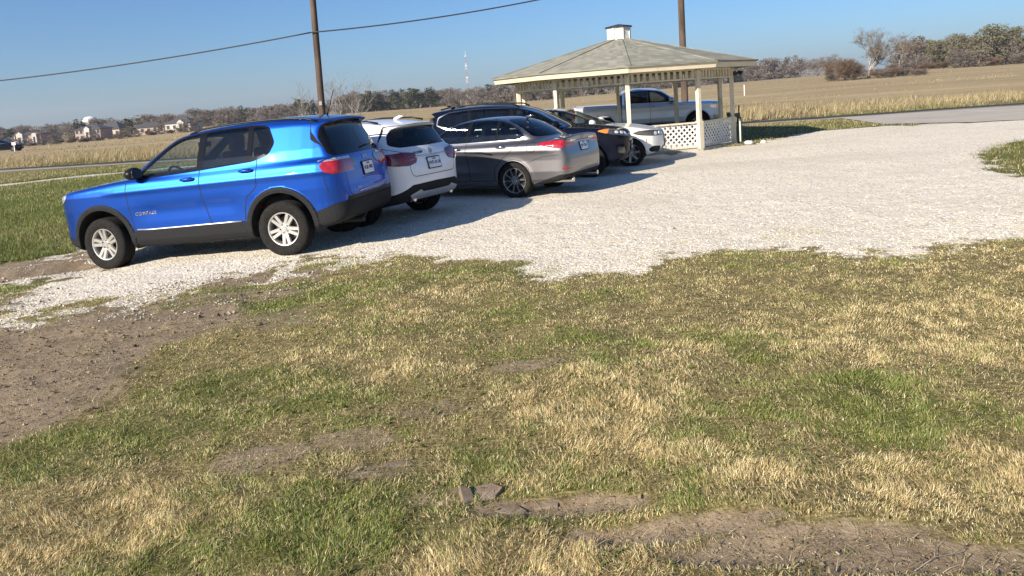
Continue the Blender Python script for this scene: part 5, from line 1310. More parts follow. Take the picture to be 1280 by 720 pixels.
# near lawn
GL = []
n = int(2.7e6 * GRASS_K); y = 1.7 * (9.8 / 1.7) ** RNG.uniform(0, 1, n); x = RNG.uniform(-1, 1, n) * (.80 * y + 2.1)
dirt = blobs(DIRT, x, y); grn_ = blobs(GREEN, x, y); st = blobs(STRAW, x, y); gdv = gravel_d(x, y)
patch = fbm(x * 1.3, y * 1.3, 90, 4); clump = fbm(x * 5.5, y * 5.5, 91, 3); tuft = sstep(.34, .70, fbm(x * 10, y * 10, 95, 2)); brk = fbm(x * 4, y * 4, 99, 4)
grn_ = grn_ * np.clip(.15 + 3.4 * (brk - .30), .1, 1.05); st = st * np.clip(.3 + 2.6 * (fbm(x * 3.2, y * 3.2, 88, 3) - .3), .1, 1.1)
dens = np.clip(.66 + 1.7 * (clump - .5) + .7 * (patch - .5) + .45 * np.maximum(grn_, st), .04, 1) * (.48 + .62 * tuft) * np.clip(1 - 1.35 * dirt * np.clip(.2 + 2.8 * (brk - .24), .1, 1.1), .035, 1) * (1 - sstep(-.35, .45, -gdv))
dens = np.maximum(dens, .38 * sstep(.58, .68, fbm(x * 3, y * 3, 97)) * (gdv < .0) * (gdv > -1.3) * (x > -.6))
k = RNG.uniform(0, 1, n) < dens * .75
x, y, grn_, st, patch, clump, dirt, tuft = x[k], y[k], grn_[k], st[k], patch[k], clump[k], dirt[k], tuft[k]
gch = np.clip(.34 + .66 * grn_ - .60 * st + 1.6 * (patch - .5) + 1.3 * (clump - .5), .05, .86)
hg = RNG.uniform(.010, .030, len(x)) * (.75 + .5 * tuft) * (1 + .8 * np.maximum(grn_ * .5, st)) * (1 - .5 * dirt); wd = RNG.uniform(.0018, .0034, len(x)) * np.clip(y / 4.0, 1, 2.4)
ln = np.clip(RNG.beta(2.2, 2, len(x)) * 1.15 + .12 * (1 - gch), .05, .98)
GL.append(blades(x, y, hg, wd, ln, gch, bright=1.58, wind=(vnoise(x * 2.6, y * 2.6, 66) * 12.6, 1.0))); print('lawn blades', len(x))
# flat dead straw lying on soil and lawn
n = int(36000 * GRASS_K); y = 1.9 * (9.0 / 1.9) ** RNG.uniform(0, 1, n); x = RNG.uniform(-1, 1, n) * (.80 * y + .9); ok = (gravel_d(x, y) > .05); x, y = x[ok], y[ok]
GL.append(blades(x, y, RNG.uniform(.03, .09, len(x)), RNG.uniform(.0016, .003, len(x)) * np.clip(y / 4, 1, 2), RNG.uniform(.93, .975, len(x)), np.full(len(x), .04), zg(x, y) + RNG.uniform(.001, .016, len(x))))
# broad-leaved weeds and dead leaf litter
n = 900; yc = 2.1 * (8.5 / 2.1) ** RNG.uniform(0, 1, n); xc = RNG.uniform(-1, 1, n) * (.8 * yc + .8); ok = (gravel_d(xc, yc) > .1) & (blobs(DIRT, xc, yc) < .5) & (fbm(xc * 1.1, yc * 1.1, 150, 3) > .47); xc, yc = np.repeat(xc[ok], 11), np.repeat(yc[ok], 11)
GL.append(blades(xc + RNG.normal(0, .008, len(xc)), yc + RNG.normal(0, .008, len(xc)), RNG.uniform(.018, .05, len(xc)), RNG.uniform(.006, .012, len(xc)), RNG.uniform(.55, .93, len(xc)), np.full(len(xc), .97), bright=.95))
n = 5200; x = RNG.uniform(-1, 1, n); y = 2.0 * (9 / 2.0) ** RNG.uniform(0, 1, n); x = x * (.8 * y + .8); ok = gravel_d(x, y) > -.3; x, y = x[ok], y[ok]
GL.append(blades(x, y, RNG.uniform(.015, .04, len(x)), RNG.uniform(.006, .016, len(x)), RNG.uniform(.93, .97, len(x)), np.full(len(x), .0), zg(x, y) + RNG.uniform(.004, .02, len(x)), bright=.55))
merge('lawn_grass', GL, M['grass'], 'patchy short lawn of green and straw coloured blades')

# lush lawn left of the cars, wedge at the right, strips by the road
GL = []
n = int(330000 * GRASS_K); y = 10.0 * (36 / 10.0) ** RNG.uniform(0, 1, n); x = -y * RNG.uniform(.28, .92, n)
gdv = gravel_d(x, y); pdv = line_dist(x, y, PATH); dirt = blobs(DIRT, x, y)
rd = np.interp(x, [p[0] for p in RNr], [p[1] for p in RNr])
ok = (gdv > .1) & (pdv > .75 + .4 * vnoise(x * 2, y * 2, 6)) & (dirt < .35) & (y < rd - .3) & (y > 10.2 + np.clip(x + 7.5, -1, 2) * .7)
x, y = x[ok], y[ok]; p = fbm(x * .35, y * .35, 110, 4); far = sstep(24, 31, y)
GL.append(blades(x, y, RNG.uniform(.05, .12, len(x)), RNG.uniform(.004, .007, len(x)) * np.clip(y / 11, 1, 3), RNG.uniform(.1, .9, len(x)), np.clip(.93 - .35 * far + (p - .5) * .8, .3, .97), bright=1.05))
n = int(120000 * GRASS_K); x, y = scatter(n, 7.9, 22, 9.5, 21); gdv = gravel_d(x, y); cl = fbm(x * 3, y * 3, 120, 3)
ok = (gdv > -.05) & (RNG.uniform(0, 1, n) < .35 + 1.3 * (cl - .4)); x, y = x[ok], y[ok]
GL.append(blades(x, y, RNG.uniform(.04, .11, len(x)), RNG.uniform(.005, .010, len(x)), RNG.uniform(.2, .9, len(x)), np.clip(.62 + (fbm(x, y, 121) - .5) * 1.4, .2, .92)))
n = int(90000 * GRASS_K); x, y = scatter(n, -12, 15, 20.5, 34); gdv = gravel_d(x, y); rd = np.interp(x, [p[0] for p in RNr], [p[1] for p in RNr])
ok = (gdv > .1) & (y < rd - .2) & (line_dist(x, y, PATH) > .8) & (sdp(x, y, np.array([(14.3, 33.3), (13.3, 27.0), (15.2, 24.9), (20, 23.5), (20, 33)])) > .1); x, y = x[ok], y[ok]
GL.append(blades(x, y, RNG.uniform(.04, .10, len(x)), RNG.uniform(.008, .016, len(x)), RNG.uniform(.2, .9, len(x)), np.clip(.42 + (fbm(x * .5, y * .5, 122) - .5) * 1.5, .1, .8)))
merge('verge_grass', GL, M['grass'], 'green mown grass beside the gravel, path and road')

# tall dry grass on the far side of the road
GL = []
n = int(280000 * GRASS_K); x = RNG.uniform(-75, 75, n); rf_ = np.interp(x, [p[0] for p in RF], [p[1] for p in RF]); u_ = RNG.uniform(0, 1, n) ** 1.6
y = rf_ + .9 + u_ * 13; cl = fbm(x * .30, y * .45, 130, 4)
ok = RNG.uniform(0, 1, n) < np.clip((cl - .40) * 4.2, .04, 1) * (1 - .55 * u_); x, y, cl, u_ = x[ok], y[ok], cl[ok], u_[ok]
edge = sstep(.0, .14, u_)
GL.append(blades(x, y, RNG.uniform(.16, .54, len(x)) * (.32 + .68 * edge) * (.55 + .9 * cl), RNG.uniform(.010, .024, len(x)), RNG.uniform(.15, .75, len(x)), np.clip(.50 - .60 * edge + (cl - .5) * .5, .03, .6), bright=.86, wind=(.4, 1.0)))
n = int(45000 * GRASS_K); D = 46 * (230 / 46) ** RNG.uniform(0, 1, n); az = RNG.uniform(-.70, .68, n); x = D * np.sin(az); y = D * np.cos(az)
cl = fbm(x * .045, y * .12, 140, 4); ok = RNG.uniform(0, 1, n) < np.clip((cl - .50) * 4, .01, .5); x, y, D = x[ok], y[ok], D[ok]
GL.append(blades(x, y, RNG.uniform(.10, .30, len(x)), RNG.uniform(.02, .045, len(x)) * D / 60, RNG.uniform(.15, .8, len(x)), np.full(len(x), .06), bright=.72, wind=(.4, 1.0)))
merge('dry_field_grass', GL, M['grass'], 'tall dry tan grass across the field beyond the road')

# loose stones
def stones(n, x, y, s, cols_, name, label, mat):
    base = np.array([(1, 0, 0), (-1, 0, 0), (0, 1, 0), (0, -1, 0), (0, 0, 1), (0, 0, -1)], float); F8 = np.array([(0, 2, 4), (2, 1, 4), (1, 3, 4), (3, 0, 4), (2, 0, 5), (1, 2, 5), (3, 1, 5), (0, 3, 5)])
    n = len(x); P = base[None] * RNG.uniform(.6, 1.25, (n, 6, 1)) + RNG.normal(0, .22, (n, 6, 3)); a = RNG.uniform(0, 6.3, n); ca, sa = np.cos(a)[:, None], np.sin(a)[:, None]
    P = P * np.array([1.0, .75, .6]); Pr = np.stack([P[..., 0] * ca - P[..., 1] * sa, P[..., 0] * sa + P[..., 1] * ca, P[..., 2]], -1) * s[:, None, None]
    Pr += np.stack([x, y, zg(x, y) + s * .22 + .004], 1)[:, None]
    Fc = (np.arange(n)[:, None, None] * 6 + F8[None]).reshape(-1, 3)
    me = mesh_np(name, Pr.reshape(-1, 3), Fc, [mat], None, False, None, {'tint': np.repeat(cols_, 6, 0)})
    return tag(link(bpy.data.objects.new(name, me)), label, kind='stuff')
t = NT('loose_stone'); o, c = t.attr('tint'); t.lk(t.mix(.5, c, t.mix(t.noise(40, 4), (.45, .42, .35), (.70, .66, .57)), 'MIX'), t.b.inputs['Base Color']); t.b.inputs['Roughness'].default_value = .95; M['stone'] = t.m
n = int(170000 * STONE_K); y = 7.2 * (20 / 7.2) ** RNG.uniform(0, 1, n); x = RNG.uniform(-1, 1, n) * (.78 * y + .5); gdv = gravel_d(x, y)
pr = np.clip(.5 - gdv / .35, 0, 1) * np.clip(.34 - (y - 8) / 22, .0, 1) * (.35 + .65 * np.exp(-np.maximum(-gdv, 0) / .8)); pr = np.maximum(pr, (gdv < 1.5) * (x < -1.5) * .20 * sstep(.50, .66, fbm(x * 4, y * 4, 61, 3) + .10)); pr = np.maximum(pr, .010 * (gdv < 1.0))
ok = RNG.uniform(0, 1, n) < pr; x, y = x[ok], y[ok]; s = RNG.lognormal(-4.78, .38, len(x)).clip(.005, .021)
cc = np.array([(.62, .58, .49), (.72, .69, .61), (.48, .43, .34), (.78, .76, .70), (.40, .37, .31)])[RNG.integers(0, 5, len(x))] * RNG.uniform(.85, 1.1, (len(x), 1))
stones(len(x), x, y, s, cc, 'loose_gravel', 'loose pale limestone gravel lying on the lot', M['stone'])
# clods, crumbs and small pebbles on the bare soil
n = int(60000 * STONE_K); y = 1.9 * (10.5 / 1.9) ** RNG.uniform(0, 1, n); x = RNG.uniform(-1, 1, n) * (.8 * y + .8); d = blobs(DIRT, x, y); ok = RNG.uniform(0, 1, n) < d * .9 + .02; x, y = x[ok], y[ok]
s = RNG.lognormal(-5.4, .5, len(x)).clip(.002, .022) * np.clip(y / 4.5, .8, 1.8); cc = np.array([(.20, .155, .105), (.14, .10, .07), (.30, .25, .18), (.09, .065, .045)])[RNG.integers(0, 4, len(x))]
t = NT('soil_clod'); o, c = t.attr('tint'); t.lk(c, t.b.inputs['Base Color']); t.b.inputs['Roughness'].default_value = 1.0; M['clod'] = t.m
stones(len(x), x, y, s, cc, 'soil_clods', 'crumbs of dry brown soil on the bare patches', M['clod'])
# ------------------------------------------------------------------ gazebo
def zg1(x, y): return float(zg(np.array([x]), np.array([y]))[0])
M['cream'] = None
def painted_wood(name, c, wear=.5):
    t = NT(name); n = t.noise(7, 8, .75, vec=t.tc.outputs['Object'], stretch=(1, 1, .35)); f = t.noise(40, 4, .6, vec=t.tc.outputs['Object'], stretch=(1, 1, .08)); b = t.noise(1.5, 4, .6, vec=t.tc.outputs['Object'])
    col = t.mix(t.rng(b, .35, .7), c, tuple(q * .86 for q in c)); col = t.mix(t.rng(n, .64 - .1 * wear, .70 - .06 * wear, 0, wear), col, (.21, .175, .13)); col = t.mix(t.rng(f, .55, .75, 0, .35), col, tuple(q * .7 for q in c))
    t.lk(col, t.b.inputs['Base Color']); t.b.inputs['Roughness'].default_value = .75; t.lk(t.bump(n, .3, .01), t.b.inputs['Normal']); return t.m
M['cream'] = painted_wood('weathered_cream_paint', (.66, .60, .45), .75)
M['fascia'] = painted_wood('fascia_cream_paint', (.62, .55, .40), .35)
M['lattice'] = painted_wood('lattice_white_paint', (.74, .73, .68), .25)
M['soffit'] = simple('soffit_wood', (.22, .185, .14), .9, var=.3, scale=6)
t = NT('grey_tan_shingles')
uv = t.tc.outputs['Object']; sp = t.nt.nodes.new('ShaderNodeSeparateXYZ'); t.lk(uv, sp.inputs[0])
row = t.math('FRACT', t.math('MULTIPLY', sp.outputs['Z'], 17.0)); rid = t.math('FLOOR', t.math('MULTIPLY', sp.outputs['Z'], 17.0))
cv = t.nt.nodes.new('ShaderNodeCombineXYZ'); ang = t.math('ARCTAN2', sp.outputs['Y'], sp.outputs['X']); t.lk(t.math('MULTIPLY', ang, 16.0), cv.inputs[0]); t.lk(rid, cv.inputs[1])
wn = t.nt.nodes.new('ShaderNodeTexWhiteNoise'); wn.noise_dimensions = '2D'; fl = t.nt.nodes.new('ShaderNodeVectorMath'); fl.operation = 'FLOOR'; t.lk(cv.outputs[0], fl.inputs[0]); t.lk(fl.outputs[0], wn.inputs['Vector'])
col = t.mix(wn.outputs['Value'], (.150, .158, .132), (.275, .282, .238)); col = t.mix(t.rng(t.noise(1.6, 5, .65, vec=uv), .4, .68, 0, .6), col, (.20, .185, .15)); col = t.mix(t.rng(t.noise(140, 3, vec=uv), .45, .7, 0, .5), col, (.40, .37, .30)); col = t.mix(t.rng(row, .0, .14, .7, 0), col, (.09, .085, .07))
t.lk(col, t.b.inputs['Base Color']); t.b.inputs['Roughness'].default_value = .95; t.lk(t.bump(row, .6, .02), t.b.inputs['Normal']); M['shingle'] = t.m
M['greenbox'] = simple('dark_green_metal', (.018, .040, .032), .5, var=.2, scale=9)
M['darkmetal'] = simple('dark_metal', (.03, .03, .032), .45, metal=.4)
M['concrete'] = simple('old_concrete', (.40, .38, .34), .95, var=.2, scale=6, bump=.3)

GC = (3.74, 24.75); GR = 3.40; GE = 4.15; PH = -6.0
gz = empty('gazebo', (GC[0], GC[1], zg1(*GC)))
tag(gz, 'ten sided cream gazebo with shingled roof, lattice railing and small white cupola', 'gazebo')
def gpt(k, r, z, ph=PH): a = R(ph + 36 * k); return Vector((r * math.sin(a), -r * math.cos(a), z))
b = MB(); b.prism([(gpt(k, GR + .12, 0).x, gpt(k, GR + .12, 0).y) for k in range(10)], lambda u, v, w: (u, v, w), -.3, .07); b.build('floor_slab', M['concrete'], gz)
# roof: ten planes with a thick edge
Zt, Ze, Zs = 3.45, 2.47, 2.30
b = MB()
top = [gpt(k, .34, Zt) for k in range(10)]; ed = [gpt(k, GE + .05, Ze + .012) for k in range(10)]; lo = [gpt(k, GE + .05, Ze - .03) for k in range(10)]; ins = [gpt(k, .34, Zt - .06) for k in range(10)]
b.add(top + ed + lo + ins, [f for k in range(10) for f in ((k, 10 + k, 10 + (k + 1) % 10, (k + 1) % 10), (10 + k, 20 + k, 20 + (k + 1) % 10, 10 + (k + 1) % 10), (20 + k, 30 + k, 30 + (k + 1) % 10, 20 + (k + 1) % 10))])
roof = b.build('roof', M['shingle'], gz)
b = MB()
for k in range(10): b.bar(gpt(k, .34, Zt + .008), gpt(k, GE + .03, Ze + .02), .16, .022)
b.build('ridge_cap', M['shingle'], roof)
b = MB()
for k in range(10):
    p, q = gpt(k, GE, 0), gpt(k + 1, GE, 0)
    b.add([(p.x, p.y, Ze - .033), (q.x, q.y, Ze - .033), (q.x * .992, q.y * .992, Zs), (p.x * .992, p.y * .992, Zs), (p.x * .985, p.y * .985, Ze - .033), (q.x * .985, q.y * .985, Ze - .033), (q.x * .977, q.y * .977, Zs), (p.x * .977, p.y * .977, Zs)], [(0, 1, 2, 3), (5, 4, 7, 6), (3, 2, 6, 7), (1, 0, 4, 5)])
b.build('fascia', M['fascia'], gz)
b = MB(); a1_ = [gpt(k, GE * .976, Zs + .012) for k in range(10)]; a2_ = [gpt(k, GR - .1, Zs + .012) for k in range(10)]
b.add(a1_ + a2_, [(k, (k + 1) % 10, 10 + (k + 1) % 10, 10 + k) for k in range(10)]); b.build('soffit', M['soffit'], gz)
for k in range(10):
    a = R(PH + 36 * k); rot = Matrix.Rotation(a, 3, 'Z'); c = gpt(k, GR, 0)
    b = MB(); b.box((c.x, c.y, 1.19), (.115, .115, 2.24), rot)
    big = k in (1, 2)
    if big: b.box((c.x, c.y, .42), (.17, .17, .84), rot)
    b.box((c.x, c.y, 2.24), (.15, .15, .10), rot)
    pst = bevel(b.build('post', M['cream'], gz), .008, 1)
    # header beam and spindle frieze between this post and the next
    p, q = gpt(k, GR, 0), gpt(k + 1, GR, 0); d = (q - p).normalized(); p2, q2 = p + d * .062, q - d * .062; L = (q2 - p2).length
    b = MB()
    for z, h in ((2.035, .045), (2.285, .05)): b.bar(p2 + Vector((0, 0, z)), q2 + Vector((0, 0, z)), .05, h)
    ns = 11
    for i in range(ns):
        s = p2 + d * (L * (i + .5) / ns); b.bar(s + Vector((0, 0, 2.058)), s + Vector((0, 0, 2.260)), .085, .024, up=(d.y, -d.x, 0))
    b.build('spindle_frieze', M['cream'], gz)
    if k in (8, 9, 0, 1):
        rl = MB(); e0 = .09 if big else .062
        for z, h, w in ((.80, .045, .12), (.12, .05, .05)): rl.bar(p2 + Vector((0, 0, z)), q2 + Vector((0, 0, z)), w, h)
        rail = rl.build('railing', M['cream'], gz)
        lt = MB(); z0, z1 = .145, .775; step = .165; nrm = Vector((d.y, -d.x, 0))
        for sgn, off_ in ((1, .0), (-1, .012)):
            s = -(z1 - z0)
            while s < L:
                # strip from (s,z0) going up at 45 degrees, clipped to the panel
                u0, v0 = s, z0; u1, v1 = s + (z1 - z0), z1
                if u0 < .02: v0 += (.02 - u0); u0 = .02
                if u1 > L - .02: v1 -= (u1 - (L - .02)); u1 = L - .02
                if u1 - u0 > .03:
                    if sgn > 0: A, B_ = p2 + d * u0, p2 + d * u1
                    else: A, B_ = q2 - d * u0, q2 - d * u1
                    lt.bar(A + Vector((0, 0, v0)) + nrm * off_, B_ + Vector((0, 0, v1)) + nrm * off_,   .010, .048, up=nrm.cross(B_ - A + Vector((0, 0, v1 - v0))))
                s += step
        lt.build('lattice', M['lattice'], rail)
# cupola
b = MB(); rc = .36; z0, z1 = Zt - .05, Zt + .38
for k in range(8):
    p, q = Vector((rc * math.sin(R(45 * k + 10)), -rc * math.cos(R(45 * k + 10)), 0)), Vector((rc * math.sin(R(45 * k + 55)), -rc * math.cos(R(45 * k + 55)), 0))
    d = (q - p).normalized(); L = (q - p).length
    b.bar(p + Vector((0, 0, z0)), p + Vector((0, 0, z1)), .05, .05, up=(p.x, p.y, 0))
    for z, h in ((z0 + .10, .16), (z1 - .03, .06)): b.bar(p + Vector((0, 0, z)), q + Vector((0, 0, z)), .03, h)
    for i in range(1, 4): b.bar(p + d * (L * i / 4) + Vector((0, 0, z0 + .16)), p + d * (L * i / 4) + Vector((0, 0, z1 - .05)), .045, .016, up=(d.y, -d.x, 0))
    for i in range(1, 4):
        z = z0 + .18 + (z1 - z0 - .24) * i / 4; b.bar(p + Vector((0, 0, z)), q + Vector((0, 0, z)), .012, .045)
cup = b.build('cupola', M['lattice'], gz)
b = MB(); rr_ = [Vector((.45 * math.sin(R(45 * k + 10)), -.45 * math.cos(R(45 * k + 10)), z1 - .005)) for k in range(8)]
b.add(rr_ + [v + Vector((0, 0, .03)) for v in rr_] + [Vector((0, 0, z1 + .11))], [tuple(range(8))[::-1]] + [(i, (i + 1) % 8, 8 + (i + 1) % 8, 8 + i) for i in range(8)] + [(8 + i, 8 + (i + 1) % 8, 16) for i in range(8)])
b.build('cupola_roof', M['darkmetal'], cup)
b = MB(); b.tube([(0, 0, z0), (0, 0, z1 - .02)], .24, 12); b.build('cupola_dark_fill', M['soffit'], cup, smooth=40)  # brown drum added inside so the lattice openings read as dark and shaded
# floodlight on the right-hand post
p = gpt(2, GR, 2.12); b = MB(); dr = Vector((1, -.2, 0)).normalized(); b.box(p + dr * .09, (.08, .1, .12)); b.tube([p + dr * .1, p + dr * .18 + Vector((0, 0, .03))], .02, 8); b.tube([p + dr * .18 + Vector((0, -.02, .05)), p + dr * .30 + Vector((0, -.05, -.02))], [.045, .075], 10); b.tube([p + dr * .14 + Vector((0, .1, .04)), p + dr * .2 + Vector((0, .18, -.02))], [.04, .06], 10)
b.build('floodlight', M['darkmetal'], gz, smooth=40)
# meter boxes fixed beside the right-hand post
bx = gpt(2, GR + .04, 0) + Vector((GC[0], GC[1], 0)); zb = zg1(bx.x, bx.y)
mb_ = empty('utility_pedestal', (bx.x + .12, bx.y + .10, zb)); tag(mb_, 'dark green utility pedestal with white side strip against the right gazebo post', 'utility box')
b = MB(); b.box((.06, .0, .40), (.11, .16, .80)); bevel(b.build('cabinet', M['greenbox'], mb_), .012, 2)
b = MB(); b.box((-.10, 0, .86), (.34, .24, .12)); b.box((-.26, .0, .90), (.10, .12, .12)); bevel(b.build('hood', M['greenbox'], mb_), .02, 2)
b = MB(); b.box((.05, -.0875, .40), (.045, .012, .70)); b.build('side_strip', M['lattice'], mb_)
b = MB(); b.tube([(.05, -.02, .8), (.06, -.03, 1.15)], .022, 8); b.build('conduit', M['darkmetal'], mb_, smooth=40)

# ------------------------------------------------------------------ utility poles and cable
t = NT('creosoted_wood'); n = t.noise(5, 7, .7, vec=t.tc.outputs['Object'], stretch=(1, 1, .06)); n2 = t.noise(1.2, 4, .6, vec=t.tc.outputs['Object'], stretch=(1, 1, .5))
col = t.mix(t.rng(n, .35, .7), (.052, .037, .027), (.155, .112, .083)); col = t.mix(t.rng(n2, .5, .7, 0, .5), col, (.20, .155, .12)); t.lk(col, t.b.inputs['Base Color']); t.b.inputs['Roughness'].default_value = .9; t.lk(t.bump(n, .6, .02), t.b.inputs['Normal']); M['pole'] = t.m
M['cable'] = simple('cable_black', (.015, .016, .018), .6); M['galv'] = simple('galvanised', (.35, .36, .37), .45, metal=.8)
M['porcelain'] = simple('porcelain_brown', (.16, .10, .07), .25)
def pole(x, y, lean, h, label):
    z = zg1(x, y); o = empty('utility_pole', (x, y, z)); tag(o, label, 'utility pole', 'wooden utility poles beside the road')
    b = MB(); b.tube([(0, 0, -.3), (lean * h * .35, 0, h * .35), (lean * h * .7, 0, h * .7), (lean * h, 0, h)], [.138, .13, .122, .105], 14); b.build('shaft', M['pole'], o, smooth=40)
    b = MB(); b.bar((lean * (h - .5) - 1.1, .16, h - .5), (lean * (h - .5) + 1.1, .16, h - .5), .09, .11); ca = b.build('crossarm', M['pole'], o)
    for dx in (-1.0, -.4, .4, 1.0):
        b = MB(); b.lathe([(.001, .16), (.03, .15), (.045, .1), (.03, .07), (.05, .03), (.03, 0), (.012, -.08), (.001, -.08)], lambda u, v, w, dx=dx: (lean * (h - .5) + dx + u, .16 + v, h - .42 + w), 10); b.build('insulator', M['porcelain'], ca, smooth=40)
    b = MB(); b.box((lean * 2.2, -.17, 2.2), (.12, .02, .16)); b.build('number_tag', M['galv'], o)
    return o
PL = (-7.48, 31.4); PR = (7.30, 31.5)
pole(*PL, .016, 10.2, 'weathered brown utility pole behind the roof of the blue car')
pole(*PR, .004, 10.5, 'brown utility pole rising behind the gazebo roof')
def cable(name, A, B_, sag, rad, label):
    pts = []
    for i in range(41):
        f = i / 40; p = Vector(A).lerp(Vector(B_), f); p.z -= sag * 4 * f * (1 - f); pts.append(p)
    b = MB(); b.tube(pts, rad, 6); tag(b.build(name, M['cable'], None, smooth=True), label, 'cable')
zl = zg1(*PL)
cable('overhead_cable', (PL[0] - .08, PL[1] - .17, 5.02), (PR[0] - .1, PR[1] - .17, 6.55), .32, .028, 'black overhead cable between the two utility poles')
cable('overhead_cable', (-34, 36.5, 4.35), (PL[0] - .08, PL[1] - .17, 5.02), .45, .028, 'black overhead cable running left from the pole behind the blue car')

# ------------------------------------------------------------------ trees
t = NT('bare_bark'); n = t.noise(4, 4, .6, vec=t.tc.outputs['Object']); t.lk(t.mix(t.rng(n, .35, .68), (.105, .088, .075), (.215, .185, .16)), t.b.inputs['Base Color']); t.b.inputs['Roughness'].default_value = .95; M['bark'] = t.m
t = NT('pale_bark'); n = t.noise(3, 4, .6, vec=t.tc.outputs['Object']); t.lk(t.mix(t.rng(n, .4, .65), (.20, .18, .155), (.40, .37, .33)), t.b.inputs['Base Color']); t.b.inputs['Roughness'].default_value = .95; M['palebark'] = t.m
def leaf_mat(name, a, bcol):
    t = NT(name); oi = t.nt.nodes.new('ShaderNodeObjectInfo'); n = t.noise(.5, 5, .7, vec=t.tc.outputs['Object'])
    col = t.mix(t.rng(n, .35, .68), a, bcol); col = t.mix(t.math('MULTIPLY', oi.outputs['Random'], .5), col, tuple((p + q) * .35 for p, q in zip(a, bcol))); t.lk(col, t.b.inputs['Base Color']); t.b.inputs['Roughness'].default_value = .8; return t.m
M['leaf_dark'] = leaf_mat('evergreen_leaf', (.035, .046, .022), (.075, .086, .042)); M['leaf_olive'] = leaf_mat('olive_bud', (.10, .095, .048), (.17, .158, .082)); M['twig'] = leaf_mat('twig_brown', (.125, .104, .088), (.22, .186, .156)); M['twig_red'] = leaf_mat('twig_rust', (.12, .078, .055), (.22, .155, .10))

def skeleton(seed, h, levels, spread, start=.25, nk=(3, 5), up=.3, trunks=1, len0=.36, taper=.62, r0=None, twl=.45, twn=6, shrink=(.55, .8)):
    """recursive branching: returns (limb tubes MB, twig strips arrays)"""
    rd = random.Random(seed); limbs = MB(); tw = []
    def grow(p, d, L, r, lev):
        n = 3; pts = [p]; dd = d.copy()
        for i in range(n):
            dd = (dd + Vector((rd.gauss(0, .13), rd.gauss(0, .13), rd.gauss(0, .08) + up * .12))).normalized(); pts.append(pts[-1] + dd * (L / n))
        rs = [r * (1 - (1 - taper) * i / n) for i in range(n + 1)]
        limbs.tube(pts, rs, 7 if lev == 0 else 4 if lev < 3 else 3, cap=False)
        if lev >= levels - 1:
            for _ in range(twn):
                f = rd.uniform(.15, 1); i = min(int(f * n), n - 1); q = pts[i].lerp(pts[i + 1], f * n - i)
                td = (dd + Vector((rd.gauss(0, .6), rd.gauss(0, .6), rd.gauss(.1, .5)))).normalized(); tw.append((q, td, rd.uniform(.5, 1.1) * twl))
            return
        k = rd.randint(*nk)
        for j in range(k):
            f = rd.uniform(start if lev == 0 else .3, 1.0) if j else 1.0
            i = min(int(f * n), n - 1); q = pts[i].lerp(pts[i + 1], f * n - i)
            a = rd.uniform(0, 2 * math.pi); perp = dd.cross(Vector((math.cos(a), math.sin(a), .2))).normalized()
            nd = (dd + perp * rd.uniform(.5, 1.1) * spread).normalized()
            grow(q, nd, L * rd.uniform(*shrink), rs[i] * rd.uniform(.5, .72), lev + 1)
    for k in range(trunks):
        a = rd.uniform(0, 6.28); off_ = Vector((math.cos(a), math.sin(a), 0)) * (.25 * (trunks > 1))
        grow(off_ + Vector((0, 0, -.2)), Vector((off_.x * 1.2, off_.y * 1.2, 1)).normalized(), h * len0 * rd.uniform(.85, 1.1), r0 or h * .022, 0)
    V = []; F_ = []
    for p, d, L in tw:
        s = d.cross(Vector((rd.gauss(0, 1), rd.gauss(0, 1), rd.gauss(0, 1)))).normalized(); bend = Vector((rd.gauss(0, .2), rd.gauss(0, .2), rd.gauss(.1, .2))) * L
        m_ = p + d * L * .5; e = p + d * L + bend; w = TW * (.6 + .4 * L); b0 = len(V); V += [p - s * w, p + s * w, m_ + s * w * .7, m_ - s * w * .7, e]; F_ += [(b0, b0 + 1, b0 + 2, b0 + 3)]; 
        F_.append((b0 + 3, b0 + 2, b0 + 4))
        for q in range(2):
            d3 = (d + Vector((rd.gauss(0, .6), rd.gauss(0, .6), rd.gauss(0, .6)))).normalized(); c0 = len(V); V += [m_ - s * w * .6, m_ + s * w * .6, m_ + d3 * L * .6]; F_.append((c0, c0 + 1, c0 + 2))
    return limbs, V, F_
def tree_from(name, limbs, V, F_, bark, crown_mat):
    o = empty(name); limbs.build('trunk', M[bark], o, smooth=True, fixn=False)
    me = bpy.data.meshes.new('crown'); me.from_pydata([tuple(v) for v in V], [], F_); me.materials.append(M[crown_mat]); link(bpy.data.objects.new('crown', me), o)
    return o
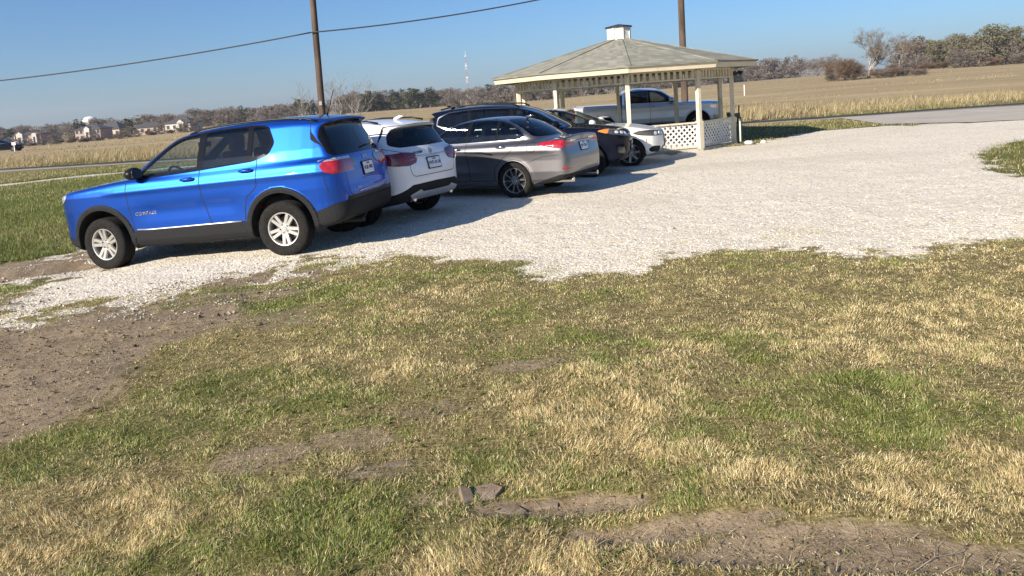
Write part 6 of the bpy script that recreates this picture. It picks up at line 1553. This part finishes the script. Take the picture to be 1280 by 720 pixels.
def leafy(name, seed, h, w, mat, nl=1500, ls=.28, low=.18, nblob=26, bark='bark', conical=0.0):
    rd = np.random.default_rng(seed); o = empty(name); lim = MB()
    lim.tube([(0, 0, -.2), (.05 * h * .1, 0, h * .3), (0, .03 * h, h * .75)], [h * .025, h * .02, h * .006], 6)
    cs = []
    for i in range(nblob):
        zz = rd.uniform(low, .93); a = rd.uniform(0, 6.28); rr = w * math.sqrt(rd.uniform(0.05, 1)) * (math.sin(math.pi * min(1, (zz - low) / (1 - low) * .8 + .18)) ** .6) * (1 - conical * zz) * .75
        c = np.array([rr * math.cos(a), rr * math.sin(a), zz * h]); cs.append((c, rd.uniform(.16, .34) * w)); lim.tube([(0, 0, max(.1, zz - .25) * h), tuple(c)], [h * .008, h * .003], 4, cap=False)
    lim.build('trunk', M[bark], o, smooth=True, fixn=False)
    k = rd.integers(0, nblob, nl); C = np.array([cs[i][0] for i in k]); rb = np.array([cs[i][1] for i in k]); dv = rd.normal(0, 1, (nl, 3)); dv /= np.linalg.norm(dv, axis=1)[:, None]
    P = C + dv * (rb * rd.uniform(.35, 1.12, nl))[:, None] * np.array([1, 1, .8])
    A = rd.normal(0, 1, (nl, 3)); A /= np.linalg.norm(A, axis=1)[:, None]; B_ = np.cross(A, rd.normal(0, 1, (nl, 3))); B_ /= np.linalg.norm(B_, axis=1)[:, None]; s = rd.uniform(.5, 1.2, (nl, 1)) * ls
    V = np.stack([P - A * s, P + B_ * s * .6, P + A * s, P - B_ * s * .6], 1).reshape(-1, 3); V[:, 2] = np.maximum(V[:, 2], .05)
    link(bpy.data.objects.new('crown', mesh_np('crown', V, np.arange(nl * 4).reshape(-1, 4), [M[mat]], None, False)), o)
    return o
TW = .020
PT = {}
PT['bare'] = [tree_from('bare_tree', *skeleton(s, 9, 5, .75, nk=(3, 4), twn=5, twl=1.0, len0=.30), 'bark', 'twig') for s in (1, 2, 3)]
PT['brush'] = [tree_from('bare_bush', *skeleton(s, 4.2, 4, .85, start=.1, nk=(4, 5), twn=6, twl=.8, trunks=5, len0=.34, r0=.045), 'bark', m) for s, m in ((11, 'twig'), (12, 'twig_red'))]
PT['ever'] = [leafy('evergreen_tree', s, 8, 3.0, 'leaf_dark', 1600, .26, .02, 34, conical=c) for s, c in ((21, .1), (22, .55))]
PT['olive'] = [leafy('budding_tree', s, 9, 3.6, 'leaf_olive', 2200, .20, .02, 44) for s in (31, 32)]
PT['brownleaf'] = [leafy('scrub_tree', s, 7.5, 3.4, 'twig', 2400, .17, .0, 46) for s in (41, 42)]
USED = set()
def plant(kind, i, x, y, h, rz, label, cat, group, wide=1.0):
    src = PT[kind][i % len(PT[kind])]
    base = {'bare': 9, 'brush': 4.2, 'ever': 8, 'olive': 9, 'brownleaf': 7.5}[kind]
    o = src if (kind, i % len(PT[kind])) not in USED else copy_tree(src); USED.add((kind, i % len(PT[kind])))
    s = h / base; o.location = (x, y, zg1(x, y) - .1); o.rotation_euler = (0, 0, rz); o.scale = (s * wide, s * wide, s)
    return tag(o, label, cat, group)
T_ = lambda u: (u - 631.5) / 962.0          # bearing as tangent, from positions measured along the horizon
LAB = {'bare': ('bare leafless tree in the far treeline beyond the dry field', 'tree', 'bare trees of the far treeline'), 'ever': ('dark evergreen tree in the far treeline beyond the dry field', 'tree', 'evergreens of the far treeline'),
       'olive': ('olive green budding tree in the woods at the right edge of the field', 'tree', 'budding trees of the right woods'), 'brownleaf': ('brown scrubby tree in the far treeline beyond the dry field', 'tree', 'scrubby trees of the far treeline'), 'brush': ('low leafless brush at the foot of the far treeline', 'bush', 'brush of the far treeline')}
rd = random.Random(5)
def belt(u0, u1, n, D0, D1, h0, h1, kinds, wide=1.2):
    for i in range(n):
        u = u0 + (u1 - u0) * (i + rd.uniform(.1, .9)) / n; D = rd.uniform(D0, D1); k = rd.choice(kinds); h = rd.uniform(h0, h1) * (.55 if k == 'brush' else 1.0)
        plant(k, rd.randint(0, 5), T_(u) * D, D, h, rd.uniform(0, 6.28), *LAB[k], wide=wide * rd.uniform(.9, 1.25))
belt(-90, 70, 16, 330, 400, 6, 8.5, ['bare', 'brownleaf', 'brownleaf', 'ever'], 1.5)
belt(60, 260, 22, 330, 420, 6.5, 9.5, ['bare', 'brownleaf', 'brownleaf', 'ever', 'bare'], 1.5)
belt(-60, 250, 34, 190, 235, 2.0, 3.6, ['brush', 'brownleaf', 'brush'], 1.7)
belt(250, 450, 24, 330, 390, 6, 9, ['bare', 'brownleaf', 'ever', 'brownleaf'], 1.5)
belt(430, 525, 20, 340, 390, 8, 11, ['ever', 'ever', 'brownleaf', 'bare'], 1.4)
belt(515, 720, 34, 350, 410, 8, 11, ['bare', 'brownleaf', 'brownleaf', 'bare', 'ever'], 1.5)
belt(700, 1040, 44, 380, 450, 9, 12.5, ['bare', 'brownleaf', 'brownleaf', 'bare', 'ever'], 1.5)
belt(1125, 1420, 36, 225, 290, 9.0, 12.5, ['olive', 'brownleaf', 'olive', 'brownleaf', 'bare'], 1.3)
belt(1110, 1420, 24, 215, 240, 4.5, 7.5, ['brownleaf', 'brush', 'brownleaf'], 1.5)
# the wood behind them that reads as one mass
def mass(name, u0, u1, D0, D1, h0, n, ls, mat, label, sd_):
    g = np.random.default_rng(sd_); u = g.uniform(u0, u1, n); D = g.uniform(D0, D1, n); tb = T_(u); x, y = tb * D, D
    top = h0 * (.50 + .62 * fbm(u * .045, D * .02, sd_, 4) + .22 * (vnoise(u * .22, D * .05, sd_ + 9) - .3)); z = zg(x, y) + top * g.uniform(0, 1, n) ** .8
    P = np.stack([x, y, z], 1); A = g.normal(0, 1, (n, 3)); A[:, 2] *= 1.6; A /= np.linalg.norm(A, axis=1)[:, None]; B_ = np.cross(A, g.normal(0, 1, (n, 3))); B_ /= np.linalg.norm(B_, axis=1)[:, None]; s_ = g.uniform(.5, 1.3, (n, 1)) * ls
    V = np.stack([P - A * s_, P + B_ * s_ * .45, P + A * s_, P - B_ * s_ * .45], 1).reshape(-1, 3)
    tag(link(bpy.data.objects.new(name, mesh_np(name, V, np.arange(n * 4).reshape(-1, 4), [M[mat]], None, False))), label, kind='stuff')
mass('distant_woods', -140, 1060, 450, 540, 9.5, 60000, .55, 'twig', 'long grey brown leafless wood along the horizon', 3)
mass('right_woods', 1135, 1480, 275, 330, 10.5, 26000, .42, 'leaf_olive', 'dense wood just coming into leaf behind the right end of the field', 4)
# the thicket with two large bare trees, right of the gazebo
D = 148
TW = .016
big1 = tree_from('bare_tree', *skeleton(77, 9.2, 6, .50, start=.2, nk=(3, 4), twn=3, twl=.8, trunks=2, len0=.27, up=.45, r0=.20, shrink=(.62, .86), taper=.7), 'palebark', 'twig'); x, y = T_(1082) * D, D; big1.location = (x, y, zg1(x, y)); big1.scale = (1.35, 1.35, 1.2); tag(big1, 'large spreading bare tree above the thicket, left of a smaller one', 'tree')
big2 = tree_from('bare_tree', *skeleton(83, 8.2, 5, .5, start=.25, nk=(3, 5), twn=4, twl=.7, len0=.36, up=.4, r0=.16, taper=.7), 'palebark', 'twig_red'); x, y = T_(1121) * (D + 8), D + 8; big2.location = (x, y, zg1(x, y)); big2.scale = (1.2, 1.2, 1.0); tag(big2, 'smaller upright bare tree at the right end of the thicket', 'tree')
for i, (u, h, w, k) in enumerate([(1036, 2.4, 1.3, 'brush'), (1047, 4.6, 1.1, 'brush'), (1056, 5.2, 1.1, 'brush'), (1064, 4.8, 1.1, 'brush'), (1073, 3.2, 1.3, 'brush'), (1092, 2.4, 1.5, 'brush'), (1103, 2.2, 1.5, 'brush'), (1113, 2.4, 1.4, 'brush'), (1128, 2.0, 1.6, 'brush'), (1140, 1.6, 1.8, 'brush'), (1152, 1.5, 1.8, 'brush')]):
    DD = D + rd.uniform(-6, 6); plant(k, i, T_(u) * DD, DD, h, rd.uniform(0, 6.28), 'leafless bush in the thicket around the two large bare trees', 'bush', 'bushes of the thicket', w)
# bare saplings by the left pole
TW = .006
for i, (u, D, h, sd_, lab) in enumerate([(399, 33.5, 3.55, 5, 'thin leafless sapling spreading left of the pole behind the blue car'), (425, 34.5, 3.5, 8, 'leafless multi stemmed sapling just right of the pole behind the blue car'), (434, 33.8, 3.7, 14, 'leafless sapling farthest right of the pole behind the blue car')]):
    o = tree_from('bare_sapling', *skeleton(sd_, h, 4, .62, start=.35, nk=(3, 4), twn=2, twl=.32, trunks=2 if i else 2, len0=.42, up=.45, r0=.035, shrink=(.5, .75)), 'palebark', 'twig'); x, y = T_(u) * D, D; o.location = (x, y, zg1(x, y)); tag(o, lab, 'tree')
# tall thin bare tree and a broad one over the houses at the left
plant('bare', 1, T_(28) * 300, 300, 9.5, 1.0, 'tall thin bare tree standing behind the brick apartment house at the far left', 'tree', None, .6)
plant('bare', 2, T_(214) * 270, 270, 8.6, 2.0, 'broad bare tree standing above the white gabled house', 'tree', None, 1.1)
plant('ever', 0, T_(163) * 255, 255, 6.0, 2.0, 'round dark evergreen between the brick apartment house and the low white house', 'tree', None, 1.4)

# ------------------------------------------------------------------ far houses, water tower, mast
M['brick'] = simple('pinkish_brick', (.34, .235, .20), .9, var=.2, scale=3); M['whitewall'] = simple('white_siding', (.46, .43, .40), .8, var=.08, scale=2); M['slate'] = simple('dark_roofing', (.060, .060, .066), .9, var=.25, scale=2); M['pane'] = simple('window_pane', (.03, .035, .045), .1, spec=.8); M['tanwall'] = simple('tan_stucco', (.46, .37, .29), .9, var=.12, scale=2)
def house(name, label, u, D, w, dep, eave, ridge, wall, rz=0.0, nwin=5, floors=2, gables=(), dark=()):
    x, y = T_(u) * D, D; o = empty(name, (x, y, zg1(x, y) - .1), rz); tag(o, label, 'house'); o.scale = (.82, .82, .82)
    b = MB(); b.box((0, 0, eave / 2), (w, dep, eave)); b.build('wall', M[wall], o)
    b = MB(); e = .5; W, Dp = w / 2 + e, dep / 2 + e; hl = max(W - Dp, W * .25)
    b.add([(-W, -Dp, eave), (W, -Dp, eave), (W, Dp, eave), (-W, Dp, eave), (-hl, 0, ridge), (hl, 0, ridge), (-W, -Dp, eave - .2), (W, -Dp, eave - .2), (W, Dp, eave - .2), (-W, Dp, eave - .2)], [(0, 1, 5, 4), (1, 2, 5), (2, 3, 4, 5), (3, 0, 4), (0, 6, 7, 1), (1, 7, 8, 2), (2, 8, 9, 3), (3, 9, 6, 0), (9, 8, 7, 6)]); b.build('roof', M['slate'], o)
    for gxp, gw, gh in gables:
        b = MB(); b.box((gxp, -dep / 2 - .5, eave * .5), (gw, 1.0, eave)); b.prism([(-gw / 2 - .3, eave), (gw / 2 + .3, eave), (0, gh)], lambda p, q, r: (gxp + p, r, q), -dep / 2 - 1.0, -dep / 2 + 2.5); g_ = b.build('gable', M['whitewall'], o)
        b = MB(); b.box((gxp, -dep / 2 - 1.02, eave * .45), (gw * .4, .06, eave * .6)); b.build('porch_opening', M['pane'], g_)
    for f in range(floors):
        for i in range(nwin):
            wx = -w / 2 + w * (i + .5) / nwin
            if any(abs(wx - g_[0]) < g_[1] / 2 + .3 for g_ in gables): continue
            zz = eave / floors * (f + .55); b = MB(); b.box((wx, -dep / 2 - .03, zz), (1.5, .08, 1.7)); fr = b.build('window', M['whitewall'], o); b = MB(); b.box((wx, -dep / 2 - .075, zz), (1.2, .02, 1.4)); b.build('pane', M['pane'], fr)
    return o
house('apartment_house', 'pink brick apartment house with white gables at the far left', 42, 265, 10.6, 9, 4.6, 5.6, 'brick', R(4), 5, 2, ((-2.6, 2.4, 5.7), (3.2, 1.8, 5.0)))
house('apartment_house', 'brick apartment house with white centre gable in front of the white water tower', 118, 270, 11, 9, 4.6, 6.4, 'brick', R(-3), 6, 2, ((0.2, 2.2, 5.8),))
house('long_house', 'tan house with a broad dark roof right of the brick apartment house', 143, 300, 13, 12, 3.8, 7.2, 'tanwall', R(-6), 5, 1)
house('low_house', 'low house with dark roof and white fascia half hidden by brush', 190, 280, 13, 9, 3.2, 5.2, 'tanwall', R(8), 5, 1)
house('gabled_house', 'white gabled house with dark roof nearest the blue car roof', 230, 260, 11, 9, 3.6, 5.8, 'whitewall', R(-8), 4, 1, ((1.8, 2.6, 4.8),))
M['tankwhite'] = simple('tank_white', (.82, .82, .80), .4)
x, y = T_(115) * 520, 520.; wt = empty('water_tower', (x, y, zg1(x, y))); tag(wt, 'white bulb shaped water tower rising behind the brick apartment house', 'water tower')
zc = EYE + 4.6 - wt.location.z; b = MB(); b.lathe([(.01, zc - 3.4), (1.4, zc - 3.3), (3.2, zc - 2.2), (4.6, zc - .6), (4.7, zc + .6), (3.9, zc + 2.3), (2.2, zc + 3.3), (.01, zc + 3.6)], lambda u, v, w: (u, v, w), 32); b.build('tank', M['tankwhite'], wt, smooth=True)
b = MB(); b.tube([(0, 0, -.5), (0, 0, 1.5), (0, 0, zc - 3.2)], [2.2, 1.1, 1.1], 16); b.build('stem', M['tankwhite'], wt, smooth=True)
M['mastred'] = simple('mast_red', (.40, .22, .19), .6); M['mastwhite'] = simple('mast_white', (.72, .70, .68), .6)
D = 640.; x = T_(586) * D; ms = empty('radio_mast', (x, D, zg1(x, D))); tag(ms, 'thin red and white lattice radio mast beyond the treeline', 'radio mast')
Hm = 38.5
for s in range(7):
    b = MB(); za, zb_ = Hm * s / 7, Hm * (s + 1) / 7; wd_ = lambda z: .75 - .3 * z / Hm
    cs_ = [(-1, -1), (1, -1), (1, 1), (-1, 1)]
    for i in range(4):
        (ax, ay), (bx_, by_) = cs_[i], cs_[(i + 1) % 4]
        b.tube([(ax * wd_(za), ay * wd_(za), za), (ax * wd_(zb_), ay * wd_(zb_), zb_)], .085, 4)
        for q in range(3):
            z0_, z1_ = za + (zb_ - za) * q / 3, za + (zb_ - za) * (q + 1) / 3; b.tube([(ax * wd_(z0_), ay * wd_(z0_), z0_), (bx_ * wd_(z1_), by_ * wd_(z1_), z1_)], .05, 4, cap=False)
    b.build('lattice_section', M['mastred' if s % 2 == 0 else 'mastwhite'], ms)
for zt_, wdt in ((Hm, .7), (Hm * .80, .8), (Hm * .55, .7)):
    b = MB(); b.box((0, 0, zt_), (2 * wdt, 2 * wdt, .5)); b.build('antenna_array', M['mastwhite'], ms)
b = MB(); b.tube([(0, 0, Hm), (0, 0, Hm + 4)], .12, 5); b.build('tip', M['mastwhite'], ms)

# ------------------------------------------------------------------ small things on the ground
t = NT('flagstone'); n = t.noise(9, 6, .6, vec=t.tc.outputs['Object']); t.lk(t.mix(t.rng(n, .35, .7), (.15, .115, .085), (.27, .215, .165)), t.b.inputs['Base Color']); t.b.inputs['Roughness'].default_value = .9; t.lk(t.bump(n, .4, .01), t.b.inputs['Normal']); M['flag'] = t.m
def slab(x, y, poly, th, tilt, rz, label, mat='flag', name='flagstone'):
    b = MB(); b.prism(poly, lambda u, v, w: (u, v, w), -th, 0); o = b.build(name, M[mat]); bevel(o, .004, 2); o.location = (x, y, zg1(x, y) + th * .30); o.rotation_euler = (R(tilt[0]), R(tilt[1]), rz); return tag(o, label, 'stone')
slab(-.235, 3.49, [(-.07, -.05), (.04, -.06), (.09, .0), (.05, .05), (-.03, .06), (-.08, .02)], .025, (8, -6), .2, 'small pale broken flagstone at the left end of the bare track')
slab(-.14, 3.40, [(-.10, -.03), (.06, -.05), (.11, -.01), (.03, .05), (-.07, .05)], .02, (4, 4), -.2, 'flat flagstone lying right beside the broken one on the bare track')
slab(-.315, 3.44, [(-.03, -.06), (.03, -.05), (.035, .05), (-.02, .07)], .03, (22, 14), .4, 'dark upturned stone chip at the far left end of the bare track')
slab(.055, 3.44, [(-.06, -.04), (.05, -.045), (.07, .02), (.0, .045), (-.06, .03)], .02, (3, -3), .1, 'rounded flat stone in the middle of the bare track')
slab(-.70, 3.82, [(-.10, -.03), (.09, -.02), (.07, .025), (-.05, .03)], .012, (3, 2), .1, 'thin flat stone on the small bare patch left of the track')
def rock(x, y, r, label, mat='stone_white'):
    bm = bmesh.new(); bmesh.ops.create_icosphere(bm, subdivisions=3, radius=r)
    for v in bm.verts:
        p = v.co / r; f = .75 + .5 * float(fbm(np.array([p.x * 1.4 + x]), np.array([p.y * 1.4 + p.z * 1.1 + y]), 7, 3)[0]); v.co *= f; v.co.z *= .62
    me = bpy.data.meshes.new('rock'); bm.to_mesh(me); bm.free(); me.materials.append(M[mat]); o = link(bpy.data.objects.new('rock', me)); o.location = (x, y, zg1(x, y) + r * .3); o.rotation_euler = (0, 0, x * 3); return tag(o, label, 'rock')
M['stone_white'] = simple('pale_rock', (.66, .63, .56), .95, var=.15, scale=8, bump=.3)
rock(7.12, 22.75, .13, 'pale rock right of the green utility pedestal by the gazebo'); rock(7.62, 22.95, .09, 'smaller pale rock at the edge of the gazebo shadow')
def twig(x, y, L, rz, label):
    b = MB(); pts = [(-L / 2, 0, .012), (-L * .15, .012, .022), (L * .2, -.008, .015), (L / 2, .02, .02)]; b.tube(pts, [.002, .0018, .0014, .0009], 6); b.tube([pts[1], (L * .1, .07, .03)], [.0018, .001], 5); o = b.build('fallen_twig', M['palebark'], None, smooth=True); o.location = (x, y, zg1(x, y) + .004); o.rotation_euler = (0, 0, rz); return tag(o, label, 'twig')
twig(1.55, 2.72, .34, .4, 'dry forked twig lying at the right end of the bare track'); twig(.95, 2.62, .2, 1.0, 'short dry twig lying beside the bare track near the bottom edge')
b = MB(); b.box((0, 0, .6), (.09, .09, 1.3)); b.add([(-.05, -.05, 1.25), (.05, -.05, 1.25), (.05, .05, 1.25), (-.05, .05, 1.25), (0, 0, 1.36)], [(0, 1, 4), (1, 2, 4), (2, 3, 4), (3, 0, 4), (3, 2, 1, 0)]); o = b.build('marker_post', M['lattice']); x, y = T_(929) * 95, 95; o.location = (x, y, zg1(x, y)); tag(o, 'short white marker post standing in the dry field right of the gazebo', 'marker post')
b = MB(); b.box((0, 0, .5), (.08, .08, 1.2)); b.box((0, -.05, 1.0), (.5, .03, .35)); o = b.build('roadside_sign', M['lattice']); x, y = T_(17) * 98, 98; o.location = (x, y, zg1(x, y)); tag(o, 'small pale signpost in the field beside the parked dark car at far left', 'sign')

# ------------------------------------------------------------------ vehicles
def place(name, build, label, cat, x, y, deg, nudge=0.0, wb=2.7, pitch=0.0):
    o = empty(name, (x, y, zg1(x, y) + nudge)); o.rotation_euler = (0, R(pitch), R(deg)); tag(o, label, cat, 'vehicles parked around the gazebo' if nudge < 9 else None); build(o); return o
CARS = [
    ('parked_car', build_jeep, 'bright blue compact SUV with grey cladding, nearest in the row', 'car', -2.84, 11.02, 180 - 13, 1.06, 2.7),
    ('parked_car', build_gla, 'white crossover hatchback with dark red taillights between the blue and grey cars', 'car', -2.02, 12.9, 180 - 30, 1.055, .6),
    ('parked_car', build_es, 'grey sedan seen from behind with chrome window surround', 'car', .48, 15.0, 180 - 29, .985, 0),
    ('parked_car', build_kia, 'dark navy SUV with roof rails facing right beside the grey sedan', 'car', -.78, 18.3, -13, 1.0, 0),
    ('parked_car', build_bmw, 'white sedan with its nose against the gazebo railing', 'car', .28, 20.25, -14, 1.0, 0),
]
placed = {}
for c in CARS: placed[c[1].__name__] = place(*c[:7], 0, 2.7, c[8]); placed[c[1].__name__].scale = (c[7],) * 3
trk = place('pickup_truck', build_truck, 'silver crew cab pickup truck parked behind the gazebo', 'pickup truck', 3.8, 30.6, -6); 
fx = copy_tree(placed['build_kia']); x, y = T_(-9) * 105, 105; fx.location = (x, y, zg1(x, y)); fx.rotation_euler = (0, 0, R(10)); del fx['group']; tag(fx, 'dark vehicle far off at the left edge of the field', 'car')

# ------------------------------------------------------------------ haze
hz = MB(); hz.box((0, 1300, 20), (5600, 3600, 130)); m = bpy.data.materials.new('pale_haze'); m.use_nodes = True; m.node_tree.nodes.clear()
vo = m.node_tree.nodes.new('ShaderNodeVolumePrincipled'); vo.inputs['Color'].default_value = (.78, .86, .95, 1); vo.inputs['Density'].default_value = HAZE; vo.inputs['Anisotropy'].default_value = .2
mo = m.node_tree.nodes.new('ShaderNodeOutputMaterial'); m.node_tree.links.new(vo.outputs[0], mo.inputs['Volume'])
tag(hz.build('haze', m), 'thin pale haze over the fields', kind='stuff')

# ------------------------------------------------------------------ light, sky, camera
SUN_EL, SUN_AZ = 26.0, 46.0        # light travels towards azimuth SUN_AZ measured from +X
w = bpy.data.worlds.new('World'); scene.world = w; w.use_nodes = True; nt = w.node_tree
sky = nt.nodes.new('ShaderNodeTexSky'); sky.sky_type = 'NISHITA'; sky.sun_disc = False; sky.sun_elevation = R(SUN_EL); sky.sun_rotation = R(270 - SUN_AZ); sky.altitude = 0; sky.air_density = 1.0; sky.dust_density = .78; sky.ozone_density = 9.5
nt.links.new(sky.outputs[0], nt.nodes['Background'].inputs[0]); nt.nodes['Background'].inputs[1].default_value = .066
sl = bpy.data.lights.new('sun', 'SUN'); sl.energy = 4.5; sl.angle = R(.55); sl.color = (1.0, .885, .74)
so = link(bpy.data.objects.new('sun', sl)); dvec = Vector((math.cos(R(SUN_AZ)) * math.cos(R(SUN_EL)), math.sin(R(SUN_AZ)) * math.cos(R(SUN_EL)), -math.sin(R(SUN_EL)))); so.rotation_euler = dvec.to_track_quat('-Z', 'Y').to_euler(); so.location = (-20, -20, 25)
cam = bpy.data.cameras.new('camera'); cam.sensor_width = 36; cam.lens = 960 / 1280 * 36; cam.shift_y = -120 / 1280; cam.clip_end = 6000; cam.clip_start = .05
co = link(bpy.data.objects.new('camera', cam)); rl, pt = R(4.1), math.atan(.1216)
U = Vector((0, math.sin(pt), math.cos(pt))); Fw = Vector((0, math.cos(pt), -math.sin(pt))); Xr = Vector((1, 0, 0))
right = Xr * math.cos(rl) - U * math.sin(rl); upv = Xr * math.sin(rl) + U * math.cos(rl)
mw = Matrix((right, upv, -Fw)).transposed().to_4x4(); mw.translation = Vector((0, 0, EYE)); co.matrix_world = mw
scene.camera = co
vs = scene.view_settings; vs.view_transform = 'Standard'; vs.look = 'None'; vs.exposure = 1.06; vs.gamma = 1.0; vs.use_curve_mapping = False
